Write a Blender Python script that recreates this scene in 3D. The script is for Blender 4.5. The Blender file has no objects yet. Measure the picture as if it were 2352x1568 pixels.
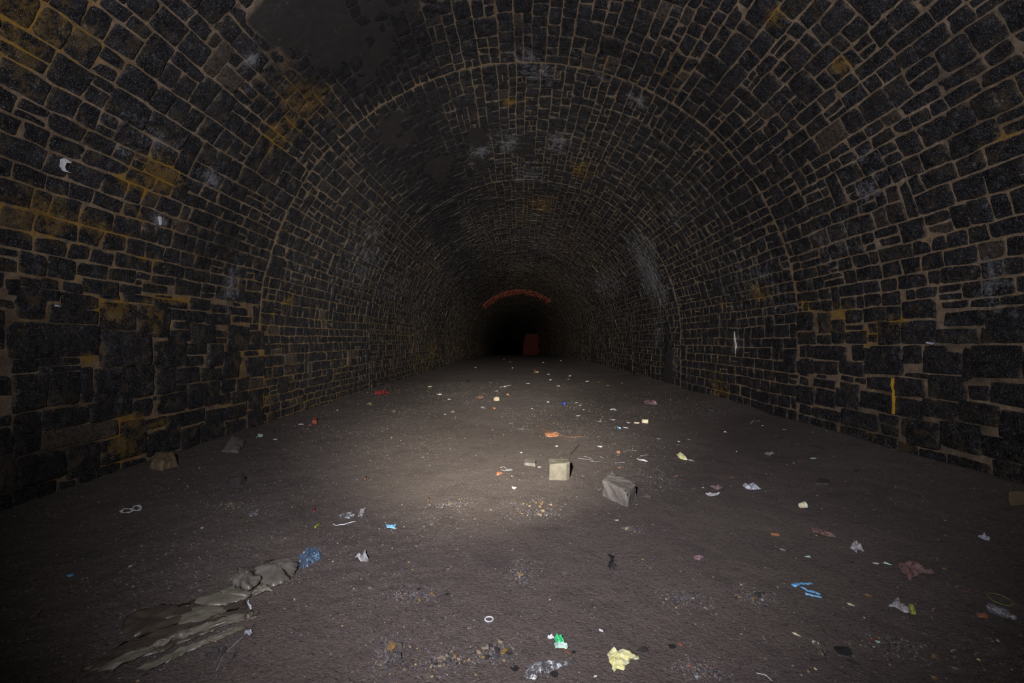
import bpy, bmesh, math, random
import numpy as np
from mathutils import Vector, Matrix, Euler

scene = bpy.context.scene
COL = scene.collection
PI = math.pi
FPX = 1045.0                      # focal length in pixels of the 2352 px frame
VPX, VPY = 1203.0, 775.0          # where the level tunnel axis vanishes
CAMX, CAMZ = -0.03, 1.37
R, ZC, SB = 4.05, 1.45, -0.35     # vault radius, springing height, wall foot (below floor)
LW = ZC - SB                      # straight wall length
SMAX = 2*LW + PI*R

# ------------------------------------------------------------------ noise
def _h(ix, iy, iz, seed):
    n = (ix.astype(np.int64)*374761393 + iy.astype(np.int64)*668265263 + iz.astype(np.int64)*2147483647 + seed*1274126177) & 0xffffffff
    n = ((n ^ (n >> 13)) * 1274126177) & 0xffffffff
    n = (n ^ (n >> 16)) & 0xffffffff
    return n/4294967295.0*2-1
def noise2(x, y, seed=0):
    x = np.asarray(x, float); y = np.asarray(y, float)
    ix = np.floor(x); iy = np.floor(y); fx = x-ix; fy = y-iy
    fx = fx*fx*(3-2*fx); fy = fy*fy*(3-2*fy)
    z = np.zeros_like(ix)+seed*7
    a = _h(ix, iy, z, seed); b = _h(ix+1, iy, z, seed); c = _h(ix, iy+1, z, seed); d = _h(ix+1, iy+1, z, seed)
    return (a*(1-fx)+b*fx)*(1-fy)+(c*(1-fx)+d*fx)*fy
def fbm(x, y, seed=0, o=4):
    t = 0; a = 1.0; s = 0
    for k in range(o):
        t = t + a*noise2(x*2**k, y*2**k, seed+k*17); s += a; a *= .5
    return t/s

# ------------------------------------------------------------------ tunnel surface
def axis(y):
    yy = np.maximum(np.asarray(y, float), 0)
    return -0.00027*yy*yy, -0.000264*yy*yy
def surf(s, y, h=0.0):
    """point on the lining: s = arc length from the left wall foot, y = depth, h = offset into the tunnel"""
    s = np.asarray(s, float); y = np.asarray(y, float)
    ax, az = axis(y)
    th = np.clip((s-LW)/R, 0, PI)
    x = -(R-h)*np.cos(th); z = ZC+(R-h)*np.sin(th)
    z = np.where(s < LW, SB+s, z); z = np.where(s > LW+PI*R, SB+(SMAX-s), z)
    return x+ax, y+0*x, z+az

# ------------------------------------------------------------------ camera rays (to find where things stand)
def ray(px, py):
    return (px-VPX)/FPX, 1.0, -(py-VPY)/FPX
TW = np.concatenate([np.arange(1, 20, .01), np.arange(20, 120, .05)])
TWX, TWZ = axis(TW)
def px_wall(px, py):
    dx, dy, dz = ray(px, py)
    X = CAMX+dx*TW-TWX; Z = CAMZ+dz*TW-TWZ
    r = np.where(Z > ZC, np.hypot(X, Z-ZC), np.abs(X)); k = int(np.argmax(r >= R))
    if r[k] < R: k = len(TW)-1
    x, z, t = float(X[k]), float(Z[k]), float(TW[k])
    if z > ZC: s = LW+R*math.atan2(z-ZC, -x)
    elif x < 0: s = z-SB
    else: s = SMAX-(z-SB)
    return s, t
def floor_h(x, y):
    x = np.asarray(x, float); y = np.asarray(y, float)
    ax, az = axis(y); u = x-ax
    h = 0.030*fbm(x*.55, y*.35, 5, 3) + 0.010*fbm(x*2.3, y*1.6, 9, 3)
    near = np.clip(1-y/25, 0.12, 1)
    h = h + near*0.006*fbm(x*11, y*9, 12, 3)
    g = np.clip((fbm(x*.9+3, y*.7, 21, 3)+.05)*2.2, 0, 1)           # gravelly patches are rougher
    g = np.maximum(g, np.clip((-u-1.0)/.8, 0, 1)*.8)
    h = h + near*g*0.009*noise2(x*34, y*30, 31)
    berm_r = np.clip((u-2.9)/1.1, 0, 1); berm_l = np.clip((-u-3.35)/.7, 0, 1)
    h = h + .15*berm_r**1.6*(1+.35*fbm(x*.8, y*.8, 41, 2)) + .05*berm_l**1.5
    h = h - .03*np.exp(-((u-1.9)/.5)**2) - .02*np.exp(-((u+1.2)/.6)**2)
    return h+az
TF = np.concatenate([np.arange(1.2, 8, .004), np.arange(8, 90, .02)])
def px_floor(px, py):
    dx, dy, dz = ray(px, py)
    t0 = max(1.2, min(70, CAMZ/max(-dz, .012))); a = np.searchsorted(TF, t0*.75); b = np.searchsorted(TF, t0*1.5+8)
    T = TF[a:b]; X = CAMX+dx*T; k = int(np.argmax(CAMZ+dz*T <= floor_h(X, T)))
    return float(X[k]), float(T[k])

# ------------------------------------------------------------------ materials
def newmat(name):
    m = bpy.data.materials.new(name); m.use_nodes = True
    nt = m.node_tree; nt.nodes.clear()
    o = nt.nodes.new('ShaderNodeOutputMaterial'); b = nt.nodes.new('ShaderNodeBsdfPrincipled')
    nt.links.new(b.outputs[0], o.inputs[0])
    return m, nt, b
def N(nt, t, **k):
    n = nt.nodes.new(t)
    for a, v in k.items():
        if a.startswith('i_'):
            n.inputs[a[2:].replace('_', ' ')].default_value = v
        else: setattr(n, a, v)
    return n
def noise_n(nt, vec, scale, detail=6, rough=.6, dist=0.):
    n = N(nt, 'ShaderNodeTexNoise'); n.inputs['Scale'].default_value = scale; n.inputs['Detail'].default_value = detail
    n.inputs['Roughness'].default_value = rough; n.inputs['Distortion'].default_value = dist
    nt.links.new(vec, n.inputs['Vector']); return n.outputs['Fac']
def maprange(nt, v, a, b, c=0., d=1.):
    n = N(nt, 'ShaderNodeMapRange'); n.clamp = True
    nt.links.new(v, n.inputs[0])
    for i, q in enumerate((a, b, c, d)): n.inputs[i+1].default_value = q
    return n.outputs[0]
def math_n(nt, op, a, b):
    n = N(nt, 'ShaderNodeMath', operation=op)
    for i, q in enumerate((a, b)):
        if isinstance(q, (int, float)): n.inputs[i].default_value = q
        else: nt.links.new(q, n.inputs[i])
    return n.outputs[0]
def mix(nt, f, a, b, mode='MIX'):
    n = N(nt, 'ShaderNodeMix', data_type='RGBA', blend_type=mode)
    for i, q in ((0, f), (6, a), (7, b)):
        if isinstance(q, (int, float)): n.inputs[i].default_value = q
        elif isinstance(q, tuple): n.inputs[i].default_value = (*q[:3], 1)
        else: nt.links.new(q, n.inputs[i])
    return n.outputs[2]
def bump(nt, b, h, strength, dist, prev=None):
    n = N(nt, 'ShaderNodeBump'); n.inputs['Strength'].default_value = strength; n.inputs['Distance'].default_value = dist
    nt.links.new(h, n.inputs['Height'])
    if prev: nt.links.new(prev, n.inputs['Normal'])
    if b is not None: nt.links.new(n.outputs[0], b.inputs['Normal'])
    return n.outputs[0]
def geo_pos(nt):
    return N(nt, 'ShaderNodeNewGeometry').outputs['Position']
def attr(nt, name):
    a = N(nt, 'ShaderNodeAttribute', attribute_name=name); s = N(nt, 'ShaderNodeSeparateColor')
    nt.links.new(a.outputs['Color'], s.inputs[0]); return s.outputs

OCHRE = (.26, .145, .022); TAN = (.36, .265, .175)
def lining_material(name, mortar):
    m, nt, b = newmat(name); P = geo_pos(nt)
    st = attr(nt, 'stain_shade'); ti = attr(nt, 'tint')
    n1 = noise_n(nt, P, 2.2, 6, .62); n2 = noise_n(nt, P, 9, 7, .7); n3 = noise_n(nt, P, 45, 4, .7)
    mo = math_n(nt, 'ADD', math_n(nt, 'MULTIPLY', math_n(nt, 'SUBTRACT', n2, .5), 2.8), math_n(nt, 'MULTIPLY', math_n(nt, 'SUBTRACT', n3, .5), 1.6))
    och = math_n(nt, 'ADD', st[0], math_n(nt, 'MULTIPLY', mo, math_n(nt, 'MINIMUM', math_n(nt, 'ADD', st[0], .25), 1.0)))
    whi = math_n(nt, 'ADD', math_n(nt, 'ADD', st[1], .10), math_n(nt, 'ADD', math_n(nt, 'MULTIPLY', math_n(nt, 'SUBTRACT', n2, .5), 2.6), math_n(nt, 'MULTIPLY', math_n(nt, 'SUBTRACT', n3, .5), 2.2)))
    if mortar:
        c = mix(nt, maprange(nt, n2, .3, .7), (.085, .062, .045), TAN)
        c = mix(nt, maprange(nt, n1, .45, .72, 0, .7), c, (.20, .125, .042))
        c = mix(nt, maprange(nt, n3, .3, .7, 0, .5), c, (.05, .04, .03))
        c = mix(nt, maprange(nt, och, .28, .7), c, OCHRE)
        soot_shade = math_n(nt, 'ADD', st[2], math_n(nt, 'MULTIPLY', math_n(nt, 'SUBTRACT', n1, .5), 1.6))
        c = mix(nt, maprange(nt, soot_shade, .2, .75, 0, .93), c, (.020, .019, .021))
        c = mix(nt, maprange(nt, whi, .55, 1.1, 0, .8), c, (.23, .23, .25))
    else:
        base = mix(nt, ti[0], (.005, .005, .007), (.018, .017, .020))
        base = mix(nt, maprange(nt, n2, .45, .75, 0, .55), base, (.048, .045, .047))
        # pale / tan stones
        base = mix(nt, maprange(nt, ti[1], .95, 1, 0, .8), base, (.15, .11, .07))
        g1 = noise_n(nt, P, 26, 8, .85)
        base = mix(nt, maprange(nt, g1, .54, .70, 0, .85), base, (.085, .079, .086))
        base = mix(nt, maprange(nt, g1, .52, .42, 0, .95), base, (.003, .003, .004))
        # ochre wash creeping in from the joints
        n4 = noise_n(nt, P, 5.5, 5, .7, .6)
        base = mix(nt, math_n(nt, 'MULTIPLY', maprange(nt, n4, .52, .66, 0, .8), maprange(nt, st[0], 0, .4, .35, 1)), base, (.105, .072, .032))
        base = mix(nt, maprange(nt, och, .52, .95, 0, .9), base, (.18, .105, .018))
        base = mix(nt, maprange(nt, whi, .42, 1.15, 0, .75), base, (.30, .30, .33))
        sp = noise_n(nt, P, 110, 2, .5)
        base = mix(nt, maprange(nt, sp, .62, .68, 0, .8), base, (.28, .26, .27))  # wet glints painted into the stone colour as pale specks
        # mortar smeared raggedly over the arrises
        sm = math_n(nt, 'ADD', math_n(nt, 'MULTIPLY', ti[2], .42), math_n(nt, 'ADD', math_n(nt, 'MULTIPLY', n2, .75), math_n(nt, 'MULTIPLY', n4, .3)))
        mc = mix(nt, maprange(nt, n2, .35, .65), (.16, .105, .045), (.20, .15, .10))
        base = mix(nt, maprange(nt, sm, .88, 1.06, 0, .8), base, mc)
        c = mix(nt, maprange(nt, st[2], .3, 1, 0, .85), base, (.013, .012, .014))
    nt.links.new(c, b.inputs['Base Color'])
    if mortar:
        b.inputs['Roughness'].default_value = .8
        b.inputs['Specular IOR Level'].default_value = .3
        h = noise_n(nt, P, 38, 6, .7); bump(nt, b, h, .8, .012)
    else:
        nt.links.new(maprange(nt, n2, .35, .65, .18, .5), b.inputs['Roughness'])
        b.inputs['Specular IOR Level'].default_value = .5
        p = bump(nt, None, noise_n(nt, P, 14, 6, .75), .9, .035)
        bump(nt, b, noise_n(nt, P, 95, 4, .8), 1.0, .010, p)
    return m
M_MORTAR = lining_material('mortar', True)
M_STONE = lining_material('lining_stone', False)

def floor_material():
    m, nt, b = newmat('dirt'); P = geo_pos(nt)
    n1 = noise_n(nt, P, .9, 5, .6); n2 = noise_n(nt, P, 7, 6, .7); n3 = noise_n(nt, P, 55, 5, .75); n4 = noise_n(nt, P, 160, 2, .6)
    c = mix(nt, maprange(nt, n1, .35, .65), (.122, .096, .087), (.146, .119, .104))
    c = mix(nt, maprange(nt, n2, .35, .7, 0, .6), c, (.092, .070, .064))
    c = mix(nt, maprange(nt, n3, .50, .75, 0, .7), c, (.16, .14, .14))
    c = mix(nt, maprange(nt, n3, .45, .33, 0, .85), c, (.026, .021, .021))  # shade in the holes between grains, painted as dark specks
    pt = noise_n(nt, P, 2.4, 4, .65)
    c = mix(nt, maprange(nt, pt, .54, .68, 0, .45), c, (.066, .052, .051))
    v = N(nt, 'ShaderNodeTexVoronoi', feature='F1'); v.inputs['Scale'].default_value = 75; nt.links.new(P, v.inputs['Vector'])
    s = N(nt, 'ShaderNodeSeparateColor'); nt.links.new(v.outputs['Color'], s.inputs[0])
    spk = math_n(nt, 'MULTIPLY', maprange(nt, s.outputs[0], .93, .96), maprange(nt, v.outputs['Distance'], .35, .2))
    c = mix(nt, spk, c, (.26, .23, .21))
    spk2 = math_n(nt, 'MULTIPLY', maprange(nt, s.outputs[1], .975, .985), maprange(nt, v.outputs['Distance'], .4, .25))
    c = mix(nt, spk2, c, (.28, .15, .06))
    nt.links.new(c, b.inputs['Base Color'])
    nt.links.new(maprange(nt, n2, .3, .7, .6, .9), b.inputs['Roughness'])
    b.inputs['Specular IOR Level'].default_value = .3
    g = attr(nt, 'gravel')
    g5 = noise_n(nt, P, 24, 6, .75)
    p = bump(nt, None, n2, .7, .03)
    p = bump(nt, None, g5, .7, .02, p)
    p = bump(nt, None, n3, 1.0, .012, p)
    p2 = bump(nt, b, maprange(nt, v.outputs['Distance'], 0, .7, 1, 0), .5, .006, p)
    return m
M_DIRT = floor_material()

def simple(name, col, rough=.7, col2=None, scale=20, bumpd=.004, spec=.4, speck=0, metal=0):
    m, nt, b = newmat(name); P = N(nt, 'ShaderNodeTexCoord').outputs['Object']
    n = noise_n(nt, P, scale, 5, .65)
    col2 = col2 or tuple(c*.55 for c in col)
    c = mix(nt, maprange(nt, n, .35, .65), col, col2)
    if speck:
        sp = noise_n(nt, P, scale*7, 3, .6); c = mix(nt, maprange(nt, sp, .6, .72, 0, speck), c, tuple(min(1, q*2.2) for q in col))
    nt.links.new(c, b.inputs['Base Color']); b.inputs['Roughness'].default_value = rough
    b.inputs['Specular IOR Level'].default_value = spec; b.inputs['Metallic'].default_value = metal
    if bumpd: bump(nt, b, noise_n(nt, P, scale*3, 4, .7), .7, bumpd)
    return m

def film(name, col, alpha=.45, rough=.2, streak=(.8, .85, .9)):
    """thin see-through plastic: some of the light goes straight through"""
    m, nt, b = newmat(name); P = N(nt, 'ShaderNodeTexCoord').outputs['Object']
    n = noise_n(nt, P, 45, 5, .7, 1.)
    c = mix(nt, maprange(nt, n, .52, .66), col, streak)
    nt.links.new(c, b.inputs['Base Color']); b.inputs['Roughness'].default_value = rough
    b.inputs['Specular IOR Level'].default_value = .8
    nt.links.new(maprange(nt, n, .45, .66, alpha*.55, min(1, alpha*1.7)), b.inputs['Alpha'])
    bump(nt, b, noise_n(nt, P, 60, 3, .6), .5, .004)
    return m

# ------------------------------------------------------------------ mesh helpers
def link(name, me, mat=None, parent=None, smooth=True):
    o = bpy.data.objects.new(name, me); COL.objects.link(o)
    if mat is not None:
        for q in (mat if isinstance(mat, (list, tuple)) else [mat]): me.materials.append(q)
    if smooth: me.polygons.foreach_set('use_smooth', [True]*len(me.polygons))
    if parent: o.parent = parent
    return o
def np_mesh(name, V, F, matidx=None, attrs=None):
    """V (n,3), F (m,4) quads or (m,3)"""
    me = bpy.data.meshes.new(name); k = F.shape[1]
    me.vertices.add(len(V)); me.vertices.foreach_set('co', V.astype(np.float32).ravel())
    me.loops.add(len(F)*k); me.loops.foreach_set('vertex_index', F.astype(np.int32).ravel())
    me.polygons.add(len(F)); me.polygons.foreach_set('loop_start', np.arange(0, len(F)*k, k, dtype=np.int32))
    me.polygons.foreach_set('loop_total', np.full(len(F), k, dtype=np.int32))
    if matidx is not None: me.polygons.foreach_set('material_index', matidx.astype(np.int32))
    for nme, A in (attrs or {}).items():
        at = me.color_attributes.new(nme, 'FLOAT_COLOR', 'POINT')
        C = np.ones((len(V), 4), np.float32); C[:, :A.shape[1]] = A
        at.data.foreach_set('color', C.ravel())
    me.update(calc_edges=True); me.validate()
    return me
def tag(o, label=None, cat=None, group=None, kind=None):
    if label: o['label'] = label
    if cat: o['category'] = cat
    if group: o['group'] = group
    if kind: o['kind'] = kind
    return o

# ------------------------------------------------------------------ stains on the lining: (px, py, radius along wall m, radius up m, strength)
OCH = [(690,215,.55,.35,.8),(640,290,.35,.5,.75),(350,395,.28,.22,1.0),(300,420,.25,.12,.9),(1168,235,.18,.12,1.1),(1212,230,.12,.12,.7),
       (1240,470,1.2,.5,.7),(1340,395,.6,.35,.75),(1300,560,2.0,.5,.45),(1200,500,1.5,.5,.5),(1520,165,.5,.3,.4),(1380,140,.3,.2,.5),
       (60,40,.5,.4,.7),(60,490,.4,.2,.8),(200,520,.5,.15,.7),(330,500,.5,.12,.6),(120,560,.3,.1,.5),
       (240,710,.3,.15,.9),(330,730,.18,.2,.8),(330,600,.35,.1,.6),(390,690,.3,.06,.9),(260,1030,.25,.18,1.0),(280,970,.16,.12,.9),(345,975,.2,.08,.8),
       (165,820,.3,.08,.7),(380,810,.2,.2,.5),(655,690,.25,.1,.9),(720,760,1.0,.6,.42),(600,900,.25,.7,.6),(650,880,.6,.4,.5),(960,820,3.,.5,.5),(900,840,1.5,.6,.5),
       (850,520,1.2,.5,.35),(975,600,2.,.8,.4),(1000,700,3.,.6,.3),(960,255,.3,.1,.3),(740,940,.6,.2,.6),
       (1740,680,.4,.18,.8),(1730,660,.2,.1,.9),(1900,740,.5,.3,.55),(1840,700,.3,.2,.6),(1650,900,.5,.35,.8),(1990,770,.35,.2,.6),(2040,745,.2,.15,.7),
       (1925,715,.2,.15,.6),(2000,1000,.8,.2,.45),(1650,800,.8,.6,.4),(1780,860,.6,.25,.35),(2090,590,.6,.4,.3),(1655,705,.15,.15,.7),
       (2310,1140,.15,.25,.9),(2330,1100,.4,.1,.4),(1770,50,.12,.12,.9),(1920,165,.1,.1,1.),(2270,320,.3,.12,.5),(1560,560,1.5,.6,.35),(1500,460,1.2,.5,.3),
       (800,560,.8,.4,.3),(1850,620,.5,.4,.3),(2250,240,.3,.2,.4),(1360,600,2.5,.5,.4),(1420,760,4,.8,.35),(1240,700,6,.8,.3)]
WHI = [(1100,350,.35,.22,.85),(1170,330,.5,.3,.75),(1210,130,.25,.25,.6),(1280,330,.5,.25,.6),(1210,400,.6,.4,.55),(1240,165,.3,.3,.5),(1490,630,1.0,1.0,.8),(1480,560,.8,.4,.6),
       (1550,500,.6,.3,.35),(1720,640,.9,.5,.35),(1460,235,.15,.15,.9),(1390,650,3.,.5,.5),(1510,760,.8,.5,.5),(1550,830,.3,.4,.55),(830,600,1.2,.6,.5),(850,540,.6,.4,.5),(770,640,.5,.4,.3),(900,660,1.5,.6,.35),
       (520,650,.15,.35,.75),(350,500,.1,.08,1.),(470,395,.15,.1,.9),(325,300,.3,.12,.45),(300,340,.2,.1,.4),(570,130,.1,.1,.7),(960,420,.2,.2,.5),(1200,610,2.5,.8,.4),
       (1970,440,.2,.2,.5),(1980,360,.2,.12,.4),(2260,650,.12,.25,.6),(1780,700,.4,.3,.3),(1900,560,.5,.3,.3),(1320,650,2.,1.,.3),(690,600,.4,.4,.35),(1380,180,.2,.2,.4),(1240,560,2,.8,.3)]
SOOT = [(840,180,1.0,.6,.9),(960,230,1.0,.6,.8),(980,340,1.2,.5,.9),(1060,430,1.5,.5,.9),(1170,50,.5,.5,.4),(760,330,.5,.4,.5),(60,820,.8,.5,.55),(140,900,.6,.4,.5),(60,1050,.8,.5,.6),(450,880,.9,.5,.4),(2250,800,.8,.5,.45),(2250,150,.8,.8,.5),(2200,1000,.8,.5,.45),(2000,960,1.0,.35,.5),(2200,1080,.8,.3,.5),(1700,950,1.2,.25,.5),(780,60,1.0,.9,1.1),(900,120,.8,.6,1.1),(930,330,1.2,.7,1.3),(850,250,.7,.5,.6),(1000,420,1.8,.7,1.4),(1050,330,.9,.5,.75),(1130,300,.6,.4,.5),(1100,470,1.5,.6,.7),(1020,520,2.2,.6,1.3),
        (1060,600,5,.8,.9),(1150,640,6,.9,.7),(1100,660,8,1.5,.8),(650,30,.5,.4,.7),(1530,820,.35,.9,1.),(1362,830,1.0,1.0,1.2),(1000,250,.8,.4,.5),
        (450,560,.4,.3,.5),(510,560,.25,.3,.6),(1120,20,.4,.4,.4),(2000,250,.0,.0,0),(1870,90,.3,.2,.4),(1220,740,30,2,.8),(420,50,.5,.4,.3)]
def blobs(L):
    out = []
    for px, py, ry, rs, k in L:
        if k <= 0: continue
        s, y = px_wall(px, py); out.append((s, y, ry, rs, k))
    return out
B_O, B_W, B_S = blobs(OCH), blobs(WHI), blobs(SOOT)
def stain_shade(s, y):
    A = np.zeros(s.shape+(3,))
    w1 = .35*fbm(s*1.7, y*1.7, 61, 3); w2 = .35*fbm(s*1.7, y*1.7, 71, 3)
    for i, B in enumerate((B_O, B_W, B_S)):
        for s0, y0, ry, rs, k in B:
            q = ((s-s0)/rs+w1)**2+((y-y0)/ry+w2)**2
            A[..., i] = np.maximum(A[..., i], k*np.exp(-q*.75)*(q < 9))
    # along the left wall the ochre runs are general, the right is cleaner
    left = np.clip(1-(s-1.2)/3.5, 0, 1)
    A[..., 0] = np.maximum(A[..., 0], .50*left*(fbm(s*.9, y*.6, 81, 3)*.8+.75))
    A[..., 2] = np.maximum(A[..., 2], .42*np.clip(fbm(s*.45, y*.4, 91, 3)*1.6+.15, 0, 1))
    A[..., 2] = np.maximum(A[..., 2], np.clip((y-48)/20, 0, .5))  # far lining darkened in colour, for the torchlight fading with depth
    return A

# ------------------------------------------------------------------ stone layout
rnd = random.Random(11)
JOINTS = [6.83+4.95*k for k in range(-3, 25)]
SMOOTH = [(780,55,.95,.75),(650,20,.3,.3),(905,300,.6,.3),(1010,385,.9,.3),(1100,345,.9,.22),(1200,345,.6,.18),(1362,830,.9,1.3),(1535,835,.35,.75),]
SM = []
for px, py, ry, rs in SMOOTH:
    s, y = px_wall(px, py); SM.append((s, y, ry, rs))
def course_heights(side_near, y0):
    hs = []; s = 0.
    while s < SMAX-.06:
        dl = min(s, SMAX-s); left = s < SMAX/2
        if dl < 1.95:
            if left: a, b = ((.20, .36) if y0 < 6 else (.11, .19))
            else: a, b = ((.20, .32) if y0 < 6 else (.16, .24))
        elif dl < 3.2: a, b = (.13, .22)
        else: a, b = (.12, .235)
        h = rnd.uniform(a, b)
        hs.append((s, min(s+h, SMAX))); s += h
    return hs
STONES = []       # s0,s1,y0,y1,raise,big
def overl(sa, sb, ya, yb, L):
    for q in L:
        if sa < q[1]-.03 and sb > q[0]+.03 and ya < q[3]-.03 and yb > q[2]+.03: return q
    return None
def section(ya, yb, specials):
    cs = course_heights(0, ya)
    reserved = {}
    for i, (s0, s1) in enumerate(cs):
        h = s1-s0; dl = min(s0, SMAX-s1); y = ya
        blocked = sorted(reserved.get(i, []))
        while y < yb-.02:
            blk = [b for b in blocked if b[0] < y+.01 and b[1] > y+.01]
            if blk: y = blk[0][1]; continue
            nxt = min([b[0] for b in blocked if b[0] > y]+[yb])
            if dl < 1.9 and ya < 6: L = rnd.uniform(.22, .62)
            elif dl < 1.9: L = h*rnd.uniform(.9, 2.6)
            else: L = rnd.choice([rnd.uniform(.13, .26), rnd.uniform(.18, .34), rnd.uniform(.22, .46)])
            if nxt-(y+L) < .10: L = nxt-y
            L = min(L, nxt-y)
            r = rnd.random()
            if r < .06 and i+1 < len(cs) and L < .45 and abs(s0-LW) > .3:
                q = cs[i+1]
                if not any(b[0] < y+L and b[1] > y for b in reserved.get(i+1, [])):
                    reserved.setdefault(i+1, []).append((y, y+L)); STONES.append((s0, q[1], y, y+L, 1)); y += L; continue
            if r > .90 and h > .15:
                m = s0+h*rnd.uniform(.38, .62)
                STONES.append((s0, m, y, y+L, 0)); STONES.append((m, s1, y, y+L, 0))
            elif r > .84 and L > .3 and h > .2:
                m = s0+h*rnd.uniform(.4, .6); c = y+L*rnd.uniform(.4, .6)
                STONES.append((s0, s1, y, c, 0)); STONES.append((s0, m, c, y+L, 0)); STONES.append((m, s1, c, y+L, 0))
            else: STONES.append((s0, s1, y, y+L, 0))
            y += L
for k in range(len(JOINTS)-1):
    section(JOINTS[k], JOINTS[k+1], [])
TRACED = [(10,63,636,657),(66,104,638,661),(120,162,645,668),(165,250,640,672),(207,252,672,684),(255,305,652,671),(309,368,650,668),(262,333,674,692),(-20,8,640,675),(5,106,661,689),(112,200,672,706),(0,72,684,733),(85,197,705,741),(-20,203,742,821),(206,290,693,756),(292,369,699,772),(206,322,760,840),(-10,51,826,857),(54,150,823,840),(56,155,843,856),
(70,151,858,933),(-10,67,862,945),(155,184,845,925),(190,331,843,921),(-10,54,952,1049),(57,172,941,985),(176,280,923,964),(284,326,920,960),(57,243,982,1024),(252,307,969,1002),(201,314,1007,1061),
(120,197,1029,1097),(0,116,1050,1115),(256,314,1063,1085),(150,250,1082,1128),(332,415,685,703),(372,411,709,731),(413,456,712,738),(384,421,737,753),(370,421,757,783),(423,455,741,786),(457,479,745,787),
(472,507,699,716),(508,556,704,722),(458,516,719,744),(482,506,759,772),(482,506,775,788),(509,560,748,805),(562,595,761,803),(335,408,782,843),(411,458,787,814),(410,450,818,842),(461,496,790,841),(498,538,808,842),
(555,595,820,866),(339,385,846,905),(387,440,846,880),(446,474,846,876),(476,535,844,873),(494,527,875,902),(560,594,870,893),(531,558,871,898),(343,410,907,947),(413,449,884,940),(451,488,879,933),(489,517,906,930),
(519,557,901,926),(559,594,897,940),(309,359,965,988),(361,454,951,982),(456,550,939,970),(317,393,993,1045),(395,439,985,1040),(441,501,975,1032),(503,551,970,1012),(553,592,943,993),
(1823,1858,718,758),(1823,1864,762,790),(1868,1896,770,789),(1929,1978,760,788),(1900,1926,735,788),(2055,2127,690,731),(2055,2128,738,789),(2147,2240,715,748),(2132,2224,754,788),(2243,2370,706,787),(2213,2319,793,864),
(2321,2390,803,866),(2103,2187,806,857),(2190,2211,800,868),(2115,2196,862,914),(2204,2251,882,917),(2254,2370,877,930),(2184,2269,924,968),(2103,2180,918,958),(2042,2102,915,955),(1978,2037,865,894),(2040,2102,868,908),
(1962,2038,900,940),(1910,1960,893,934),(1866,1907,893,930),(1823,1862,885,924),(1863,1915,829,858),(1918,1970,829,860),(1823,1860,828,856),(2277,2380,945,1010),(2234,2345,1003,1052),(2262,2345,1058,1110),(2143,2232,968,1030),(2070,2140,965,1022),
(1972,2055,800,858),(1860,1930,795,825),(2000,2050,740,790)]
def traced_blocks():
    out = []
    for xl, xr, yt, yb in TRACED:
        xc = (xl+xr)/2
        sa = px_wall(xc, yt)[0]; sb = px_wall(xc, yb)[0]; ya = px_wall(xl, (yt+yb)/2)[1]; yb2 = px_wall(xr, (yt+yb)/2)[1]
        out.append((min(sa, sb)-.010, max(sa, sb)+.010, min(ya, yb2)-.012, max(ya, yb2)+.012, 2))
    return out
def punch(stones, sp):
    res = []
    for st in stones:
        a = list(st); ok = True
        if a[2] < 7.2 and min(a[0], SMAX-a[1]) < 2.6:
            for q in sp:
                o1 = min(a[1], q[1])-max(a[0], q[0]); o2 = min(a[3], q[3])-max(a[2], q[2])
                if o1 <= .004 or o2 <= .004: continue
                f1 = o1/(a[1]-a[0]); f2 = o2/(a[3]-a[2])
                if f1 <= f2:
                    if f1 > .8 and f2 > .7: ok = False; break
                    if f1 > .7: continue
                    if a[0] < q[0]: a[1] = q[0]
                    else: a[0] = q[1]
                else:
                    if f2 > .8: ok = False; break
                    if a[2] < q[2]: a[3] = q[2]
                    else: a[2] = q[3]
                if a[1]-a[0] < .035 or a[3]-a[2] < .035: ok = False; break
        if ok: res.append(tuple(a))
    return res+sp
ST = np.array(punch(STONES, traced_blocks()))

def warp(s, y):
    k = .35+.65*np.clip((y-6.6)/1.5+(np.minimum(s, SMAX-s) > 2.3), 0, 1)
    a = .035*k*fbm(s*.9, y*.7, 101, 3)+.006*noise2(s*5, y*5, 104)
    b = .05*k*fbm(s*.8, y*.9, 111, 3)+.006*noise2(s*5, y*5, 114)
    e = np.clip(np.minimum(s, SMAX-s)/.4, 0, 1)
    return s+a*e, y+b

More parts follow.
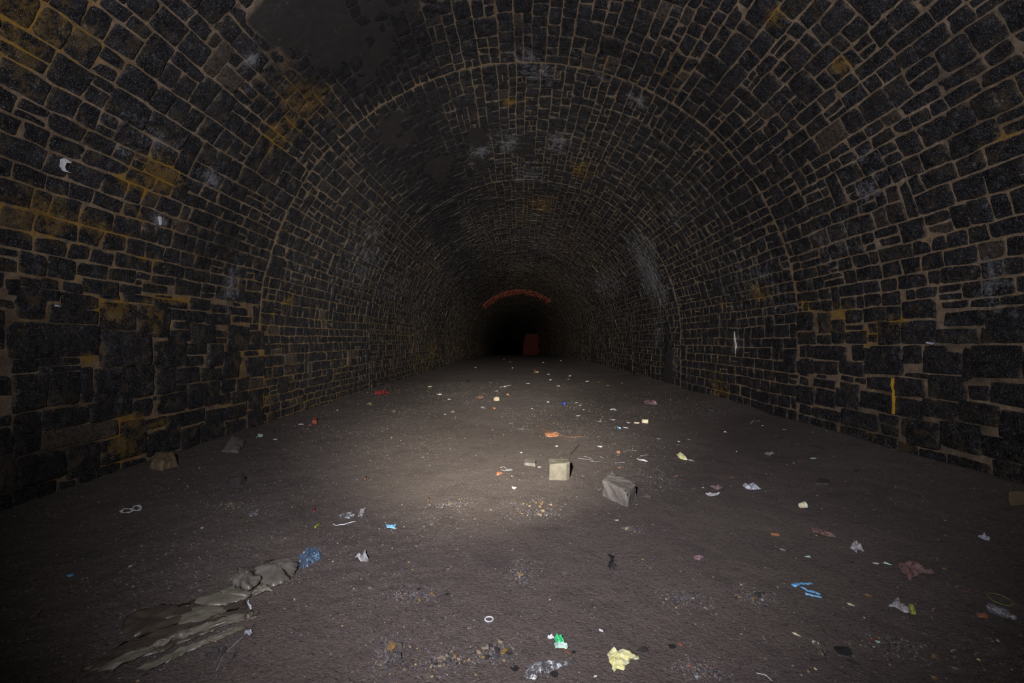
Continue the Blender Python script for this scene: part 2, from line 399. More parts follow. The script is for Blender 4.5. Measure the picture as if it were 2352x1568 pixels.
RS = np.random.RandomState(3).uniform(-.012, .012, 60)
def ringstep(y):
    k = np.clip(np.floor((np.asarray(y, float)-JOINTS[0])/4.95).astype(int), 0, 59)
    return RS[k]
def build_stones(ST, us, vs, seed):
    """batch of pillow-shaped blocks; returns V, F, tint, stain"""
    n = len(ST); rg = np.random.RandomState(seed)
    s0, s1, y0, y1 = ST[:, 0], ST[:, 1], ST[:, 2], ST[:, 3]
    y0 = np.where(np.abs((y0-JOINTS[0]+.5) % 4.95-.5) < .02, y0+.010, y0); y1 = np.where(np.abs((y1-JOINTS[0]+.5) % 4.95-.5) < .02, y1-.010, y1)
    gap = rg.uniform(.002, .007, n); hs = (s1-s0)/2-gap; hy = (y1-y0)/2-gap*1.1
    cs = (s0+s1)/2; cy = (y0+y1)/2
    nu, nv = len(us), len(vs)
    U, Vv = np.meshgrid(us, vs, indexing='ij')
    U = np.broadcast_to(U, (n, nu, nv)).copy(); Vv = np.broadcast_to(Vv, (n, nu, nv)).copy()
    rim = (np.abs(U) > 1.5) | (np.abs(Vv) > 1.5)
    eU = .005/hs[:, None, None]; eV = .005/hy[:, None, None]
    U = np.where(np.abs(U) > 1.5, np.sign(U)*1.0, U*(1-eU)); Vv = np.where(np.abs(Vv) > 1.5, np.sign(Vv)*1.0, Vv*(1-eV))
    rad = rg.uniform(.002, .016, (n, 1, 1))
    # round corners, each corner differently
    cr = rg.uniform(.3, 1.5, (n, 4))[:, :, None, None]
    w = np.where(U < 0, np.where(Vv < 0, cr[:, 0], cr[:, 1]), np.where(Vv < 0, cr[:, 2], cr[:, 3]))
    U2 = U-np.sign(U)*np.abs(U)**2*np.abs(Vv)**7*np.minimum(rad*w/hs[:, None, None], .5)
    V2 = Vv-np.sign(Vv)*np.abs(Vv)**2*np.abs(U)**7*np.minimum(rad*w/hy[:, None, None], .5)
    j = rg.uniform(-1, 1, (n, 4))[:, :, None, None]*.006
    S = cs[:, None, None]+U2*hs[:, None, None]+j[:, 0]*Vv+j[:, 1]*Vv*U
    Y = cy[:, None, None]+V2*hy[:, None, None]+j[:, 2]*U+j[:, 3]*U*Vv
    S = S+.007*fbm(S*20, Y*20, seed+3, 3); Y = Y+.008*fbm(S*20, Y*18, seed+4, 3)
    S, Y = warp(S, Y)
    big = np.clip((np.minimum(s1-s0, y1-y0)-.14)/.15, 0, 1)[:, None, None]
    hgt = rg.uniform(-.001, .008, (n, 1, 1))+big*rg.uniform(.0, .018, (n, 1, 1))
    H = hgt+(.006+.012*big)*(1-np.maximum(np.abs(U), np.abs(Vv))**3)+(.004+.008*big)*fbm(S*13, Y*13, seed+7, 3)
    H = H+(ST[:, 4] == 2)[:, None, None]*.007
    tilt = rg.uniform(-1, 1, (n, 2))[:, :, None, None]*.005
    H = H+tilt[:, 0]*U+tilt[:, 1]*Vv
    for q in SM:
        d = ((S-q[0])/q[3])**2+((Y-q[1])/q[2])**2+1.9*fbm(S*2.6, Y*2.6, 77, 4)
        H = H-.018*np.clip(1.5-d*1.1, 0, 1)
    H = np.where(rim, -.014, H)
    edge = np.clip((np.maximum(np.abs(U), np.abs(Vv))-.55)/.45, 0, 1); edge = np.where(rim, 1., edge)
    H = H+ringstep(cy)[:, None, None]
    X, YY, Z = surf(S, Y, H)
    V = np.stack([X, YY, Z], -1).reshape(-1, 3)
    i, k = np.meshgrid(np.arange(nu-1), np.arange(nv-1), indexing='ij')
    q = np.stack([i*nv+k, i*nv+k+1, (i+1)*nv+k+1, (i+1)*nv+k], -1).reshape(-1, 4)
    F = (q[None]+(np.arange(n)*nu*nv)[:, None, None]).reshape(-1, 4)
    t = rg.uniform(0, 1, (n, 3)); t[:, 0] = t[:, 0]**1.5
    leftlow = (np.minimum(cs, SMAX-cs) < 2.3) & (cs < SMAX/2)
    t[:, 1] = np.where(leftlow, t[:, 1]*1.045, t[:, 1]*.985)
    T = np.repeat(t, nu*nv, axis=0); T[:, 2] = edge.reshape(-1)
    A = stain_shade(S, Y).reshape(-1, 3)
    return V, F, T, A

def lining_part(name, sa, sb):
    Vs, Fs, Ts, As, Ms = [], [], [], [], []; off = 0
    c = (ST[:, 0]+ST[:, 1])/2; sel = ST[(c >= sa) & (c < sb)]
    yy = sel[:, 2]
    near = sel[(yy < 9)]; mid = sel[(yy >= 9) & (yy < 24)]; far = sel[yy >= 24]
    near = near[near[:, 3] > -3]
    u10 = [-2, -1, -.93, -.8, -.55, -.3, 0, .28, .55, .8, .93, 1, 2]; u8 = [-2, -1, -.86, -.5, -.12, .3, .62, .88, 1, 2]; u6 = [-2, -1, -.7, -.2, .3, .75, 1, 2]; u4 = [-2, -1, 0, 1, 2]; u3 = [-2, -1, 1, 2]
    for grp, us, vs, sd in ((near, u10, u10, 1), (mid, u6, u6, 2), (far, u4, u3, 3)):
        if not len(grp): continue
        V, F, T, A = build_stones(grp, np.array(us, float), np.array(vs, float), sd*100+int(sa*10))
        Vs.append(V); Fs.append(F+off); Ts.append(T); As.append(A); Ms.append(np.ones(len(F))); off += len(V)
    # mortar bed, with ring joints as shallow grooves
    ns = max(2, int((sb-sa)/.045)); ss = np.linspace(sa, sb, ns)
    ys = [JOINTS[0]]
    while ys[-1] < JOINTS[-1]: ys.append(ys[-1]+max(.04, abs(ys[-1]-2)/90))
    ys = np.array(ys); ys[-1] = JOINTS[-1]
    S, Y = np.meshgrid(ss, ys, indexing='ij')
    H = .004*fbm(S*9, Y*9, 7, 3)
    H = H+ringstep(Y)
    for q in SM:
        d = ((S-q[0])/q[3])**2+((Y-q[1])/q[2])**2+1.9*fbm(S*2.6, Y*2.6, 77, 4)
        H = H+.005*np.clip(1.3-d, 0, 1)*(1+.8*fbm(S*5, Y*5, 78, 4))
    X, YY, Z = surf(S, Y, H)
    V = np.stack([X, YY, Z], -1).reshape(-1, 3); n1, n2 = S.shape
    i, k = np.meshgrid(np.arange(n1-1), np.arange(n2-1), indexing='ij')
    F = np.stack([i*n2+k, i*n2+k+1, (i+1)*n2+k+1, (i+1)*n2+k], -1).reshape(-1, 4)
    A = stain_shade(S, Y)
    for q in SM:
        d = ((S-q[0])/q[3])**2+((Y-q[1])/q[2])**2+1.9*fbm(S*2.6, Y*2.6, 77, 4)
        A[..., 2] = np.maximum(A[..., 2], np.clip(1.5-d, 0, 1)*1.1)
    jd = np.abs((Y-JOINTS[0]+2.475) % 4.95-2.475); jm = np.exp(-(jd/.09)**2)
    A[..., 2] = A[..., 2]*(1-.75*jm)-.25*jm; A[..., 0] = np.maximum(A[..., 0], .3*jm)
    Vs.append(V); Fs.append(F+off); Ts.append(np.zeros((len(V), 3))); As.append(A.reshape(-1, 3)); Ms.append(np.zeros(len(F)))
    me = np_mesh(name, np.concatenate(Vs), np.concatenate(Fs), np.concatenate(Ms), {'tint': np.concatenate(Ts), 'stain_shade': np.concatenate(As)})
    return link(name, me, [M_MORTAR, M_STONE])
# split the lining where the courses allow it
tag(lining_part('wall_left', 0, LW+.25), kind='structure')
tag(lining_part('ceiling', LW+.25, SMAX-LW-.25), kind='structure')
tag(lining_part('wall_right', SMAX-LW-.25, SMAX), kind='structure')

# ------------------------------------------------------------------ floor
def build_floor():
    xs = np.linspace(-4.4, 4.4, 330)
    ys = [JOINTS[0]]
    while ys[-1] < JOINTS[-1]: ys.append(ys[-1]+max(.016, abs(ys[-1])/95) if ys[-1] > .8 else ys[-1]+.08)
    Xl, Y = np.meshgrid(xs, np.array(ys), indexing='ij')
    X = Xl+axis(Y)[0]; Z = floor_h(X, Y)
    V = np.stack([X, Y, Z], -1).reshape(-1, 3); n1, n2 = X.shape
    i, k = np.meshgrid(np.arange(n1-1), np.arange(n2-1), indexing='ij')
    F = np.stack([i*n2+k, (i+1)*n2+k, (i+1)*n2+k+1, i*n2+k+1], -1).reshape(-1, 4)
    me = np_mesh('floor', V, F)
    return tag(link('floor', me, M_DIRT), kind='structure')
build_floor()
#<<T
# ------------------------------------------------------------------ things lying on the floor
MAT = {
 'rock_grey': simple('grey_gritstone', (.150,.132,.118), .85, (.10,.088,.079), 14, .012, .25, .5),
 'rock_pale': simple('pale_gritstone', (.150,.135,.105), .85, (.105,.093,.072), 16, .010, .25, .6),
 'rock_dark': simple('dark_stone', (.060,.052,.052), .8, (.035,.03,.031), 14, .010, .3, .4),
 'rock_tan': simple('tan_stone', (.20,.145,.085), .85, (.10,.075,.05), 18, .010, .25, .5),
 'pebble_ochre': simple('ochre_pebble', (.33,.20,.07), .6, (.17,.10,.04), 30, .003),
 'pebble_cream': simple('cream_pebble', (.34,.28,.19), .6, (.25,.20,.13), 30, .003),
 'pebble_orange': simple('orange_clay', (.25,.125,.07), .8, (.22,.08,.035), 30, .003),
 'pebble_grey': simple('grey_pebble', (.115,.108,.115), .6, (.06,.055,.06), 30, .003),
 'pebble_black': simple('black_cinder', (.012,.011,.013), .4, (.03,.028,.03), 40, .005),
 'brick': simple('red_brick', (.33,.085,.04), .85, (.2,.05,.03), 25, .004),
 'rust': simple('rusty_twig', (.16,.075,.035), .85, (.07,.035,.02), 30, .003),
 'twig': simple('dark_twig', (.05,.035,.025), .85, (.025,.018,.014), 30, .003),
 'white': simple('white_litter', (.62,.62,.64), .5, (.40,.40,.42), 30, .003),
 'palegrey': simple('pale_grey_litter', (.32,.31,.32), .5, (.17,.165,.17), 30, .003),
 'cream': simple('cream_plastic', (.72,.64,.44), .45, (.5,.42,.28), 25, .002),
 'yellow': simple('yellow_litter', (.62,.58,.20), .5, (.60,.60,.42), 26, .003),
 'green': simple('green_print', (.02,.32,.11), .4, (.05,.5,.2), 26, .002),
 'mint': simple('mint_film', (.30,.50,.42), .4, (.5,.6,.55), 26, .002),
 'lime': simple('yellow_green_print', (.30,.36,.05), .5, (.18,.22,.05), 26, .002),
 'blue': simple('blue_plastic', (.06,.26,.55), .35, (.25,.5,.75), 30, .002, .6),
 'deepblue': simple('deep_blue_plastic', (.015,.03,.17), .35, (.03,.05,.2), 30, .001, .6),
 'red': simple('red_plastic', (.26,.025,.025), .5, (.17,.03,.03), 20, .002, .5),
 'maroon': simple('red_brown_cloth', (.115,.055,.05), .75, (.16,.10,.095), 28, .006),
 'pink': simple('dusky_pink_film', (.24,.15,.17), .5, (.15,.09,.11), 28, .003),
 'greyblue': simple('grey_blue_film', (.22,.24,.30), .35, (.42,.42,.46), 24, .003, .6),
 'sheet': simple('grey_polythene', (.155,.140,.125), .36, (.105,.093,.078), 7, .006, .7),
 'sheet_pale': simple('pale_polythene', (.17,.155,.12), .42, (.12,.11,.085), 9, .006, .7),
 'sheet_mud': simple('muddy_polythene', (.085,.068,.050), .4, (.05,.04,.034), 9, .006, .6),
 'wire': simple('rusty_wire', (.12,.10,.09), .5, (.06,.05,.045), 30, .001),
 'film': film('clear_film', (.16,.16,.17), .30),
 'film_blue': film('clear_blue_film', (.07,.16,.30), .24, .2, (.35,.55,.75)),
 'bottle': film('clear_bottle_plastic', (.20,.20,.22), .55, .15, (.5,.5,.55)),
 'paint_white': simple('white_paint', (.65,.66,.68), .6, (.45,.46,.48), 30, .001),
 'paint_ochre': simple('ochre_deposit', (.50,.30,.03), .6, (.35,.2,.02), 20, .002),
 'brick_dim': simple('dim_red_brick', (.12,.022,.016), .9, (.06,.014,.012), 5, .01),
 'redbrick_far': simple('dark_red_brick', (.36,.08,.035), .9, (.14,.035,.025), 5, .01),
}
def scale_at(px, py):
    x, y = px_floor(px, py); return x, y, y/FPX
def obj_from(name, V, F, mat, loc, label=None, cat=None, group=None, parent=None, smooth=False, solid=0):
    me = bpy.data.meshes.new(name); me.from_pydata([tuple(map(float, v)) for v in V], [], F); me.update()
    bm = bmesh.new(); bm.from_mesh(me); bmesh.ops.recalc_face_normals(bm, faces=bm.faces); bm.to_mesh(me); bm.free()
    o = link(name, me, MAT[mat] if isinstance(mat, str) else mat, parent, smooth); o.location = loc
    if solid:
        m = o.modifiers.new('thickness', 'SOLIDIFY'); m.thickness = solid; m.offset = 0
    return tag(o, label, cat, group)

def sheet_px(name, poly, mat, zh=.02, seed=0, label=None, cat=None, parent=None, crumple=1., cell=None, solid=.0012, lift=.003, smooth=False):
    """crumpled film lying on the dirt, outline given by points seen in the photograph and dropped on the floor"""
    P = [px_floor(*q) for q in poly]; n = len(P)
    cx = sum(p[0] for p in P)/n; cy = sum(p[1] for p in P)/n
    per = sum(math.dist(P[i], P[(i+1) % n]) for i in range(n)); size = per/4
    m = max(22, min(90, int(per/.010))); pts = []
    for i in range(n):                                   # outline resampled
        a, b = P[i], P[(i+1) % n]; k = max(1, round(m*math.dist(a, b)/per))
        for j in range(k): pts.append((a[0]+(b[0]-a[0])*j/k, a[1]+(b[1]-a[1])*j/k))
    m = len(pts); rings = 7; V = []
    A = np.array(pts)
    A = A+.035*size*np.stack([noise2(np.arange(m)*.9, np.zeros(m)+seed, 5), noise2(np.arange(m)*.9, np.zeros(m)+seed, 6)], 1)
    fq = 1/(cell or size*.33)
    for r in range(rings):
        t = 1-r/rings
        X = cx+(A[:, 0]-cx)*t; Y = cy+(A[:, 1]-cy)*t
        c = np.abs(fbm(X*fq+seed*3.1, Y*fq*.8+seed, 200+seed, 3))
        c2 = fbm(X*fq*.5, Y*fq*.5, 210+seed, 2)
        Z = floor_h(X, Y)+lift+zh*(.15+1.6*c*crumple+.5*max(0, 1-t*t)*(.6+c2))
        if r == 0: Z = floor_h(X, Y)+lift*.5+zh*.9*np.clip(c2+.1, 0, 1)*crumple
        V += list(np.stack([X-cx, Y-cy, Z], 1))
    zc = float(floor_h(cx, cy)); V.append(np.array([0, 0, zc+lift+zh*.6]))
    F = [(r*m+i, r*m+(i+1) % m, (r+1)*m+(i+1) % m, (r+1)*m+i) for r in range(rings-1) for i in range(m)]
    F += [((rings-1)*m+i, (rings-1)*m+(i+1) % m, rings*m) for i in range(m)]
    px0, py0, pz0 = (parent.location if parent else (0, 0, 0))
    V = [(v[0], v[1], v[2]-zc) for v in V]
    return obj_from(name, V, F, mat, (cx-px0, cy-py0, zc-pz0), label, cat, None, parent, smooth, solid)

def scrap(name, px, py, w, h, mat, label, cat='litter', seed=None, rot=0, group=None, curl=1.0):
    """small crumpled scrap w x h pixels big where it lies"""
    seed = seed if seed is not None else int(px*7+py*13) % 997; rg = random.Random(seed)
    x, y, s = scale_at(px, py+h*.35); wm = w*s; per_px = y*y/(FPX*CAMZ)
    dm = min(h*per_px, wm*.9); zh = max((h-dm/per_px)*s, wm*.10)*1.0; zh = min(zh, wm*.8)
    n = 18; rings = 5; V = []; ph = rg.uniform(0, 6)
    rad = [(.72+.28*rg.uniform(-1, 1))*(1+.18*math.cos(2*(i/n*2*PI)+ph)) for i in range(n)]
    ax = rg.uniform(0, PI)
    for r in range(rings):
        t = 1-r/rings
        for i in range(n):
            a = i/n*2*PI; u = math.cos(a)*rad[i]*t; v = math.sin(a)*rad[i]*t
            q = u*math.cos(ax)+v*math.sin(ax)
            z = zh*(.10+.55*curl*q*q+.5*(1-t)*abs(float(noise2(u*3+seed, v*3, 3)))*2+.25*abs(float(noise2(u*6+seed, v*6, 4))))
            V.append((u*wm*.58, v*dm*.58, z))
    V.append((0, 0, zh*.3))
    F = [(r*n+i, r*n+(i+1) % n, (r+1)*n+(i+1) % n, (r+1)*n+i) for r in range(rings-1) for i in range(n)]
    F += [((rings-1)*n+i, (rings-1)*n+(i+1) % n, rings*n) for i in range(n)]
    o = obj_from(name, V, F, mat, (x, y, float(floor_h(x, y))+.001), label, cat, group, None, False, max(.0012, wm*.02))
    o.rotation_euler.z = math.radians(rot)
    return o

def rock_mesh(name, seed, box=.5, rough=.08, sub=2, mat=None):
    """irregular broken stone about 2 units across, flat-ish faces, worn edges"""
    rg = random.Random(seed); bm = bmesh.new(); pts = []
    for i in range(13):
        v = Vector((rg.gauss(0, 1), rg.gauss(0, 1), rg.gauss(0, 1))); v.normalize()
        v = Vector([math.copysign(abs(c)**box, c) for c in v])
        pts.append(bm.verts.new(v*rg.uniform(.8, 1.05)))
    r = bmesh.ops.convex_hull(bm, input=pts)
    bmesh.ops.delete(bm, geom=[v for v in bm.verts if not v.link_faces], context='VERTS')
    bmesh.ops.bevel(bm, geom=list(bm.edges)+list(bm.verts), offset=.09, segments=1, affect='EDGES')
    bmesh.ops.triangulate(bm, faces=bm.faces)
    bmesh.ops.subdivide_edges(bm, edges=bm.edges, cuts=sub, use_grid_fill=True)
    co = np.array([v.co[:] for v in bm.verts]); nz = fbm(co[:, 0]*2.2+co[:, 2]*1.7, co[:, 1]*2.2-co[:, 2]*1.3, seed, 4)
    for v, k in zip(bm.verts, nz): v.co *= 1+rough*k
    bmesh.ops.triangulate(bm, faces=bm.faces)
    me = bpy.data.meshes.new(name); bm.to_mesh(me); bm.free()
    if mat: me.materials.append(MAT[mat])
    return me
ROCKS = {}
def rock(name, px, py, w, h, mat, label, cat='stone', seed=1, flat=None, rot=None, group=None, sink=.22, key=None, box=.5):
    """(px, py) is the bottom middle of the stone as seen"""
    x, y, s = scale_at(px, py); wm = w*s
    dm = wm*.75; per_px = y*y/(FPX*CAMZ)
    zh = max((h-dm*.8/per_px)*s, wm*.22) if flat is None else flat
    key = (mat, seed % 5, sub_level(wm, s)) if key is None else key
    if key not in ROCKS: ROCKS[key] = rock_mesh(name, seed*31+7, box, mat=mat, sub=key[2])
    o = bpy.data.objects.new(name, ROCKS[key]); COL.objects.link(o)
    o.scale = (wm/2, dm/2, zh/2/(1-sink/2)*1.0)
    o.rotation_euler = (0, 0, (seed*1.7) % .9-.45 if rot is None else rot)
    o.location = (x, y+dm*.4, float(floor_h(x, y+dm*.4))+zh*.5-zh*sink)
    ROCKS[key].polygons.foreach_set('use_smooth', [False]*len(ROCKS[key].polygons))
    return tag(o, label, cat, group)
def sub_level(wm, s): return 3 if wm/s > 30 else 1 if wm/s > 8 else 0

def footprint_block(name, foot, hts, mat, label, cat='stone', seed=1, top_shift=(0, 0), inset=.95, rough=.008, hidden=None):
    """a worn block from its footprint on the floor (photo points) and the height of each corner"""
    P = [px_floor(*q) for q in foot] if not hidden else hidden
    n = len(P); cx = sum(p[0] for p in P)/n; cy = sum(p[1] for p in P)/n; z0 = min(float(floor_h(*p)) for p in P)-.01
    bm = bmesh.new(); vs = []
    for (x, y), h in zip(P, hts): vs.append(bm.verts.new((x-cx, y-cy, 0)))
    for (x, y), h in zip(P, hts): vs.append(bm.verts.new(((x-cx)*inset+top_shift[0], (y-cy)*inset+top_shift[1], h+.01)))
    bmesh.ops.convex_hull(bm, input=vs)
    bmesh.ops.dissolve_limit(bm, angle_limit=.05, verts=bm.verts, edges=bm.edges)
    bmesh.ops.bevel(bm, geom=list(bm.edges), offset=.008, segments=1, affect='EDGES')
    bmesh.ops.triangulate(bm, faces=bm.faces)
    for k in range(4):
        e = [e for e in bm.edges if e.calc_length() > .018]
        if not e: break
        bmesh.ops.subdivide_edges(bm, edges=e, cuts=1); bmesh.ops.triangulate(bm, faces=bm.faces)
    co = np.array([v.co[:] for v in bm.verts]); bm.normal_update()
    nz = fbm(co[:, 0]*16+co[:, 2]*13+seed, co[:, 1]*16-co[:, 2]*11, seed, 4)
    for v, k in zip(bm.verts, nz): v.co += v.normal*rough*float(k)
    me = bpy.data.meshes.new(name); bm.to_mesh(me); bm.free()
    o = link(name, me, MAT[mat], smooth=True); o.location = (cx, cy, z0)
    return tag(o, label, cat)

def tube(name, pts, rad, mat, label=None, cat=None, parent=None, seg=6, group=None, flatten=1.0):
    """pts are world points, rad a number or a list"""
    pts = [Vector(p) for p in pts]; n = len(pts); rads = rad if isinstance(rad, list) else [rad]*n
    o0 = pts[0].copy(); V = []; F = []
    for i, p in enumerate(pts):
        d = (pts[min(i+1, n-1)]-pts[max(i-1, 0)]).normalized(); up = Vector((0, 0, 1)) if abs(d.z) < .9 else Vector((1, 0, 0))
        a = d.cross(up).normalized(); b = a.cross(d)
        for k in range(seg):
            t = k/seg*2*PI; V.append(p-o0+(a*math.cos(t)+b*math.sin(t)*flatten)*rads[i])
    F = [(i*seg+k, i*seg+(k+1) % seg, (i+1)*seg+(k+1) % seg, (i+1)*seg+k) for i in range(n-1) for k in range(seg)]
    F += [tuple(range(seg)), tuple((n-1)*seg+k for k in reversed(range(seg)))]
    pl = parent.location if parent else Vector((0, 0, 0))
    return obj_from(name, V, F, mat, o0-pl, label, cat, group, parent, True)
def fpts(poly, up=.006, div=4, wob=.004, seed=0):
    out = []; P = [px_floor(*q) for q in poly]
    for i in range(len(P)-1):
        for k in range(div):
            t = k/div; x = P[i][0]+(P[i+1][0]-P[i][0])*t; y = P[i][1]+(P[i+1][1]-P[i][1])*t
            x += wob*float(noise2(i*4+k+.3, seed+.5, 3)); y += wob*float(noise2(i*4+k+.3, seed+.5, 4)); out.append((x, y, float(floor_h(x, y))+up))
    x, y = P[-1]; out.append((x, y, float(floor_h(x, y))+up)); return out
def strand(name, poly, rad, mat, label, cat='litter', seed=0, up=None, parent=None, div=4, taper=True):
    p = fpts(poly, rad*.7 if up is None else up, div, rad*1.2, seed); n = len(p)
    r = [rad*(.55+.45*math.sin(PI*(i+.6)/(n+.2)))*(1+.25*float(noise2(i*.9, seed, 8))) if taper else rad for i in range(n)]
    return tube(name, p, r, mat, label, cat, parent)
def group_of_strands(name, polys, rad, mat, label, cat='litter', seed=0, flatten=.35, part='strand'):
    """several bands of one crumpled wrapper: each band a part"""
    x, y = px_floor(*polys[0][0]); t = empty(name, x, y, float(floor_h(x, y)), label, cat)
    for j, poly in enumerate(polys):
        p = fpts(poly, rad*flatten*.9+.002, 4, rad*.5, seed+j); n = len(p)
        tube(part, p, [rad*(.55+.7*abs(float(noise2(i*.8+j*5, seed, 9)))) for i in range(n)], mat, None, None, t, 8, None, flatten)
    return t
def lathe(name, prof, seg, mat, loc, rot, label=None, cat=None, parent=None, squash=1.0, dent=0, closed=True):
    V = []; F = []
    for i, (r, z) in enumerate(prof):
        for k in range(seg):
            t = k/seg*2*PI; rr = r*(1+dent*float(noise2(math.cos(t)*1.5+z*30, math.sin(t)*1.5, 33)))
            V.append((rr*math.cos(t), rr*math.sin(t)*squash, z))
    n = len(prof)
    F = [(i*seg+k, i*seg+(k+1) % seg, (i+1)*seg+(k+1) % seg, (i+1)*seg+k) for i in range(n-1) for k in range(seg)]
    if closed: F += [tuple(range(seg)), tuple((n-1)*seg+k for k in reversed(range(seg)))]
    o = obj_from(name, V, F, mat, loc, label, cat, None, parent, True); o.rotation_euler = rot; return o
def empty(name, x, y, z, label, cat):
    o = bpy.data.objects.new(name, None); COL.objects.link(o); o.location = (x, y, z); o.empty_display_size = .05
    return tag(o, label, cat)

tsheet_base = [(250,1505),(300,1462),(360,1425),(420,1398),(480,1378),(530,1366),(566,1376),(548,1398),(560,1415),(577,1423),(530,1447),(470,1468),(400,1498),(330,1525),(285,1535)]
# ---- the big stones
x0, y0 = px_floor(1285, 1103); w = .205
footprint_block('stone_block', None, [.155, .165, .165, .16, .155], 'rock_pale', 'pale squared gritstone block with a chipped right corner on the lit floor', seed=3,
    hidden=[(x0-.100, y0+.0), (x0+.062, y0-.004), (x0+.108, y0+.045), (x0+.118, y0+.20), (x0-.10, y0+.235)], rough=.006, inset=.97)
A = px_floor(1381, 1137); B = px_floor(1440, 1163); C = px_floor(1463, 1143); D = (A[0]+C[0]-B[0]-.01, A[1]+C[1]-B[1]+.02)
footprint_block('stone_block', None, [.135, .125, .135, .15], 'rock_grey', 'large rough grey-brown stone block, cornerwise, right of the pale squared block', seed=9, hidden=[A, B, C, D], rough=.014, inset=.95)
footprint_block('stone_slab', [(1203,1069),(1230,1072),(1232,1062),(1204,1058)], [.028,.035,.035,.03], 'rock_grey', 'small oblong grey stone lying left of the pale squared block', seed=5, rough=.004)
footprint_block('stone_slab', [(492,1043),(536,1047),(556,1024),(520,1018)], [.03,.04,.07,.13], 'rock_grey', 'broad tilted grey slab leaning at the left wall foot', seed=6, rough=.010, inset=.85)
footprint_block('boulder', [(320,1084),(352,1089),(394,1077),(388,1064),(335,1064)], [.085,.10,.06,.13,.14], 'rock_tan', 'pale tan rounded boulder against the foot of the left wall', cat='boulder', seed=14, inset=.80, rough=.016)
rock('stone', 522, 1121, 46, 28, 'rock_dark', 'dark half-buried stone in the gravel below the tilted grey slab', seed=2, flat=.10, key=('dk', 1, 3))
footprint_block('stone_slab', [(1862,1109),(1898,1109),(1894,1099),(1870,1097)], [.02,.018,.02,.02], 'rock_dark', 'flat dark brown stone by the foot of the right wall, beside a twig', seed=16, rough=.004)
rock('stone', 2318, 1150, 38, 30, 'rock_tan', 'ochre-stained stone wedged at the near foot of the right wall', seed=8, flat=.14)
rock('stone', 1482, 1146, 30, 18, 'rock_grey', 'low reddish grey stone just right of the large rough block', seed=11)
rock('cobble', 1140, 921, 16, 13, 'pebble_cream', 'pale rounded cobble with an ochre underside, far middle of the floor', seed=12)
for d in ((1139,900,11,6,'rock_grey','flat grey stone just beyond the pale rounded cobble'),(843,932,15,10,'rock_tan','brownish stone near the left wall, beyond the red brick'),(901,948,9,7,'rock_grey','small pale stone right of the brownish stone near the left wall'),
    (1037,949,13,8,'rock_grey','grey stone left of the centre, beyond the lit patch'),(1629,946,30,11,'rock_dark','oblong dark stone below the yellow stained foot of the right wall'),(1787,1005,14,7,'rock_dark','low grey-brown stone in the dirt before the right wall, left of the broken stone'),
    (1823,1021,24,13,'rock_dark','broken brown stone at the head of a dark twig by the right wall'),(1723,994,17,6,'rock_dark','flat thin grey stone before the right wall, below the glinting wire scraps'),(1906,1045,14,6,'rock_tan','reddish pebble in the dark dirt before the right wall'),
    (613,1001,12,11,'rock_dark','small dark lump between the mint scrap and the wall foot'),(970,1054,12,6,'rock_grey','small grey stone half sunk left of the lit patch'),(1108,939,15,8,'rock_grey','flat ringed grey stone left of an orange chip'),
    (690,1217,18,10,'rock_grey','sunken grey stone left of the olive stub'),(1298,1320,22,14,'rock_grey','smooth pale grey stone sunk in the dirt right of the gravel hollow'),(1368,1184,14,9,'rock_grey','rounded grey stone in the dirt below the rough block'),
    (1421,1187,10,7,'rock_grey','smaller rounded grey stone beside the rounded grey stone'),(1480,1500,26,24,'rock_dark','dark upright stone above the yellow torn wrapper, right side'),(1487,1500,13,11,'rock_grey','pale grey pebble beside the dark upright stone'),
    (1561,1482,16,12,'pebble_orange','pinkish stone beside a black hole in the dirt, lower right of centre'),(1545,1488,18,14,'pebble_black','black glossy cinder left of the pinkish stone'),(1274,1558,22,20,'pebble_black','round black cinder at the bottom edge below the green scrap'),
    (1318,1504,12,11,'pebble_black','small black cinder at the end of the brown strand by the green scrap'),(1182,1546,24,14,'pebble_black','flat black cinder left of the clear glinting film'),(1026,1373,13,9,'pebble_black','black clinker left below the middle of the floor'),
    (1936,1498,36,30,'pebble_black','shiny black lump in the dark dirt, lower right'),(1952,1518,24,18,'rock_dark','dark grey flat stone touching the shiny black lump'),(1628,1497,20,13,'rock_grey','lilac grey stone lying aslant right of the pinkish stone')):
    rock('stone', *d[:5], d[5], seed=(int(d[0]) % 17)+1)
# brick bits
b = footprint_block('brick', [(710,975),(721,976),(723,968),(712,966)], [.055]*4, 'brick', 'red brick half lying by the foot of the left wall', cat='brick', seed=2, rough=.003)
rock('brick_chip', 704, 981, 8, 5, 'brick', 'small red brick chip beside the brick half', 'brick', seed=3)
rock('clay_chip', 1166, 908, 9, 6, 'pebble_orange', 'orange clay lump right of the pale rounded cobble', seed=4)
rock('clay_chip', 1134, 940, 11, 5, 'pebble_orange', 'flat orange clay chip beside the ringed grey stone', seed=5)
rock('clay_chip', 1420, 1040, 9, 8, 'pebble_orange', 'pinkish orange pebble among the white threads behind the blocks', seed=6)
rock('clay_chip', 1423, 1074, 9, 6, 'pebble_orange', 'orange pebble behind the large rough block', seed=7)
rock('clay_chip', 1777, 1226, 21, 13, 'pebble_orange', 'tan orange stone on the right floor, below the cream tub', seed=8)

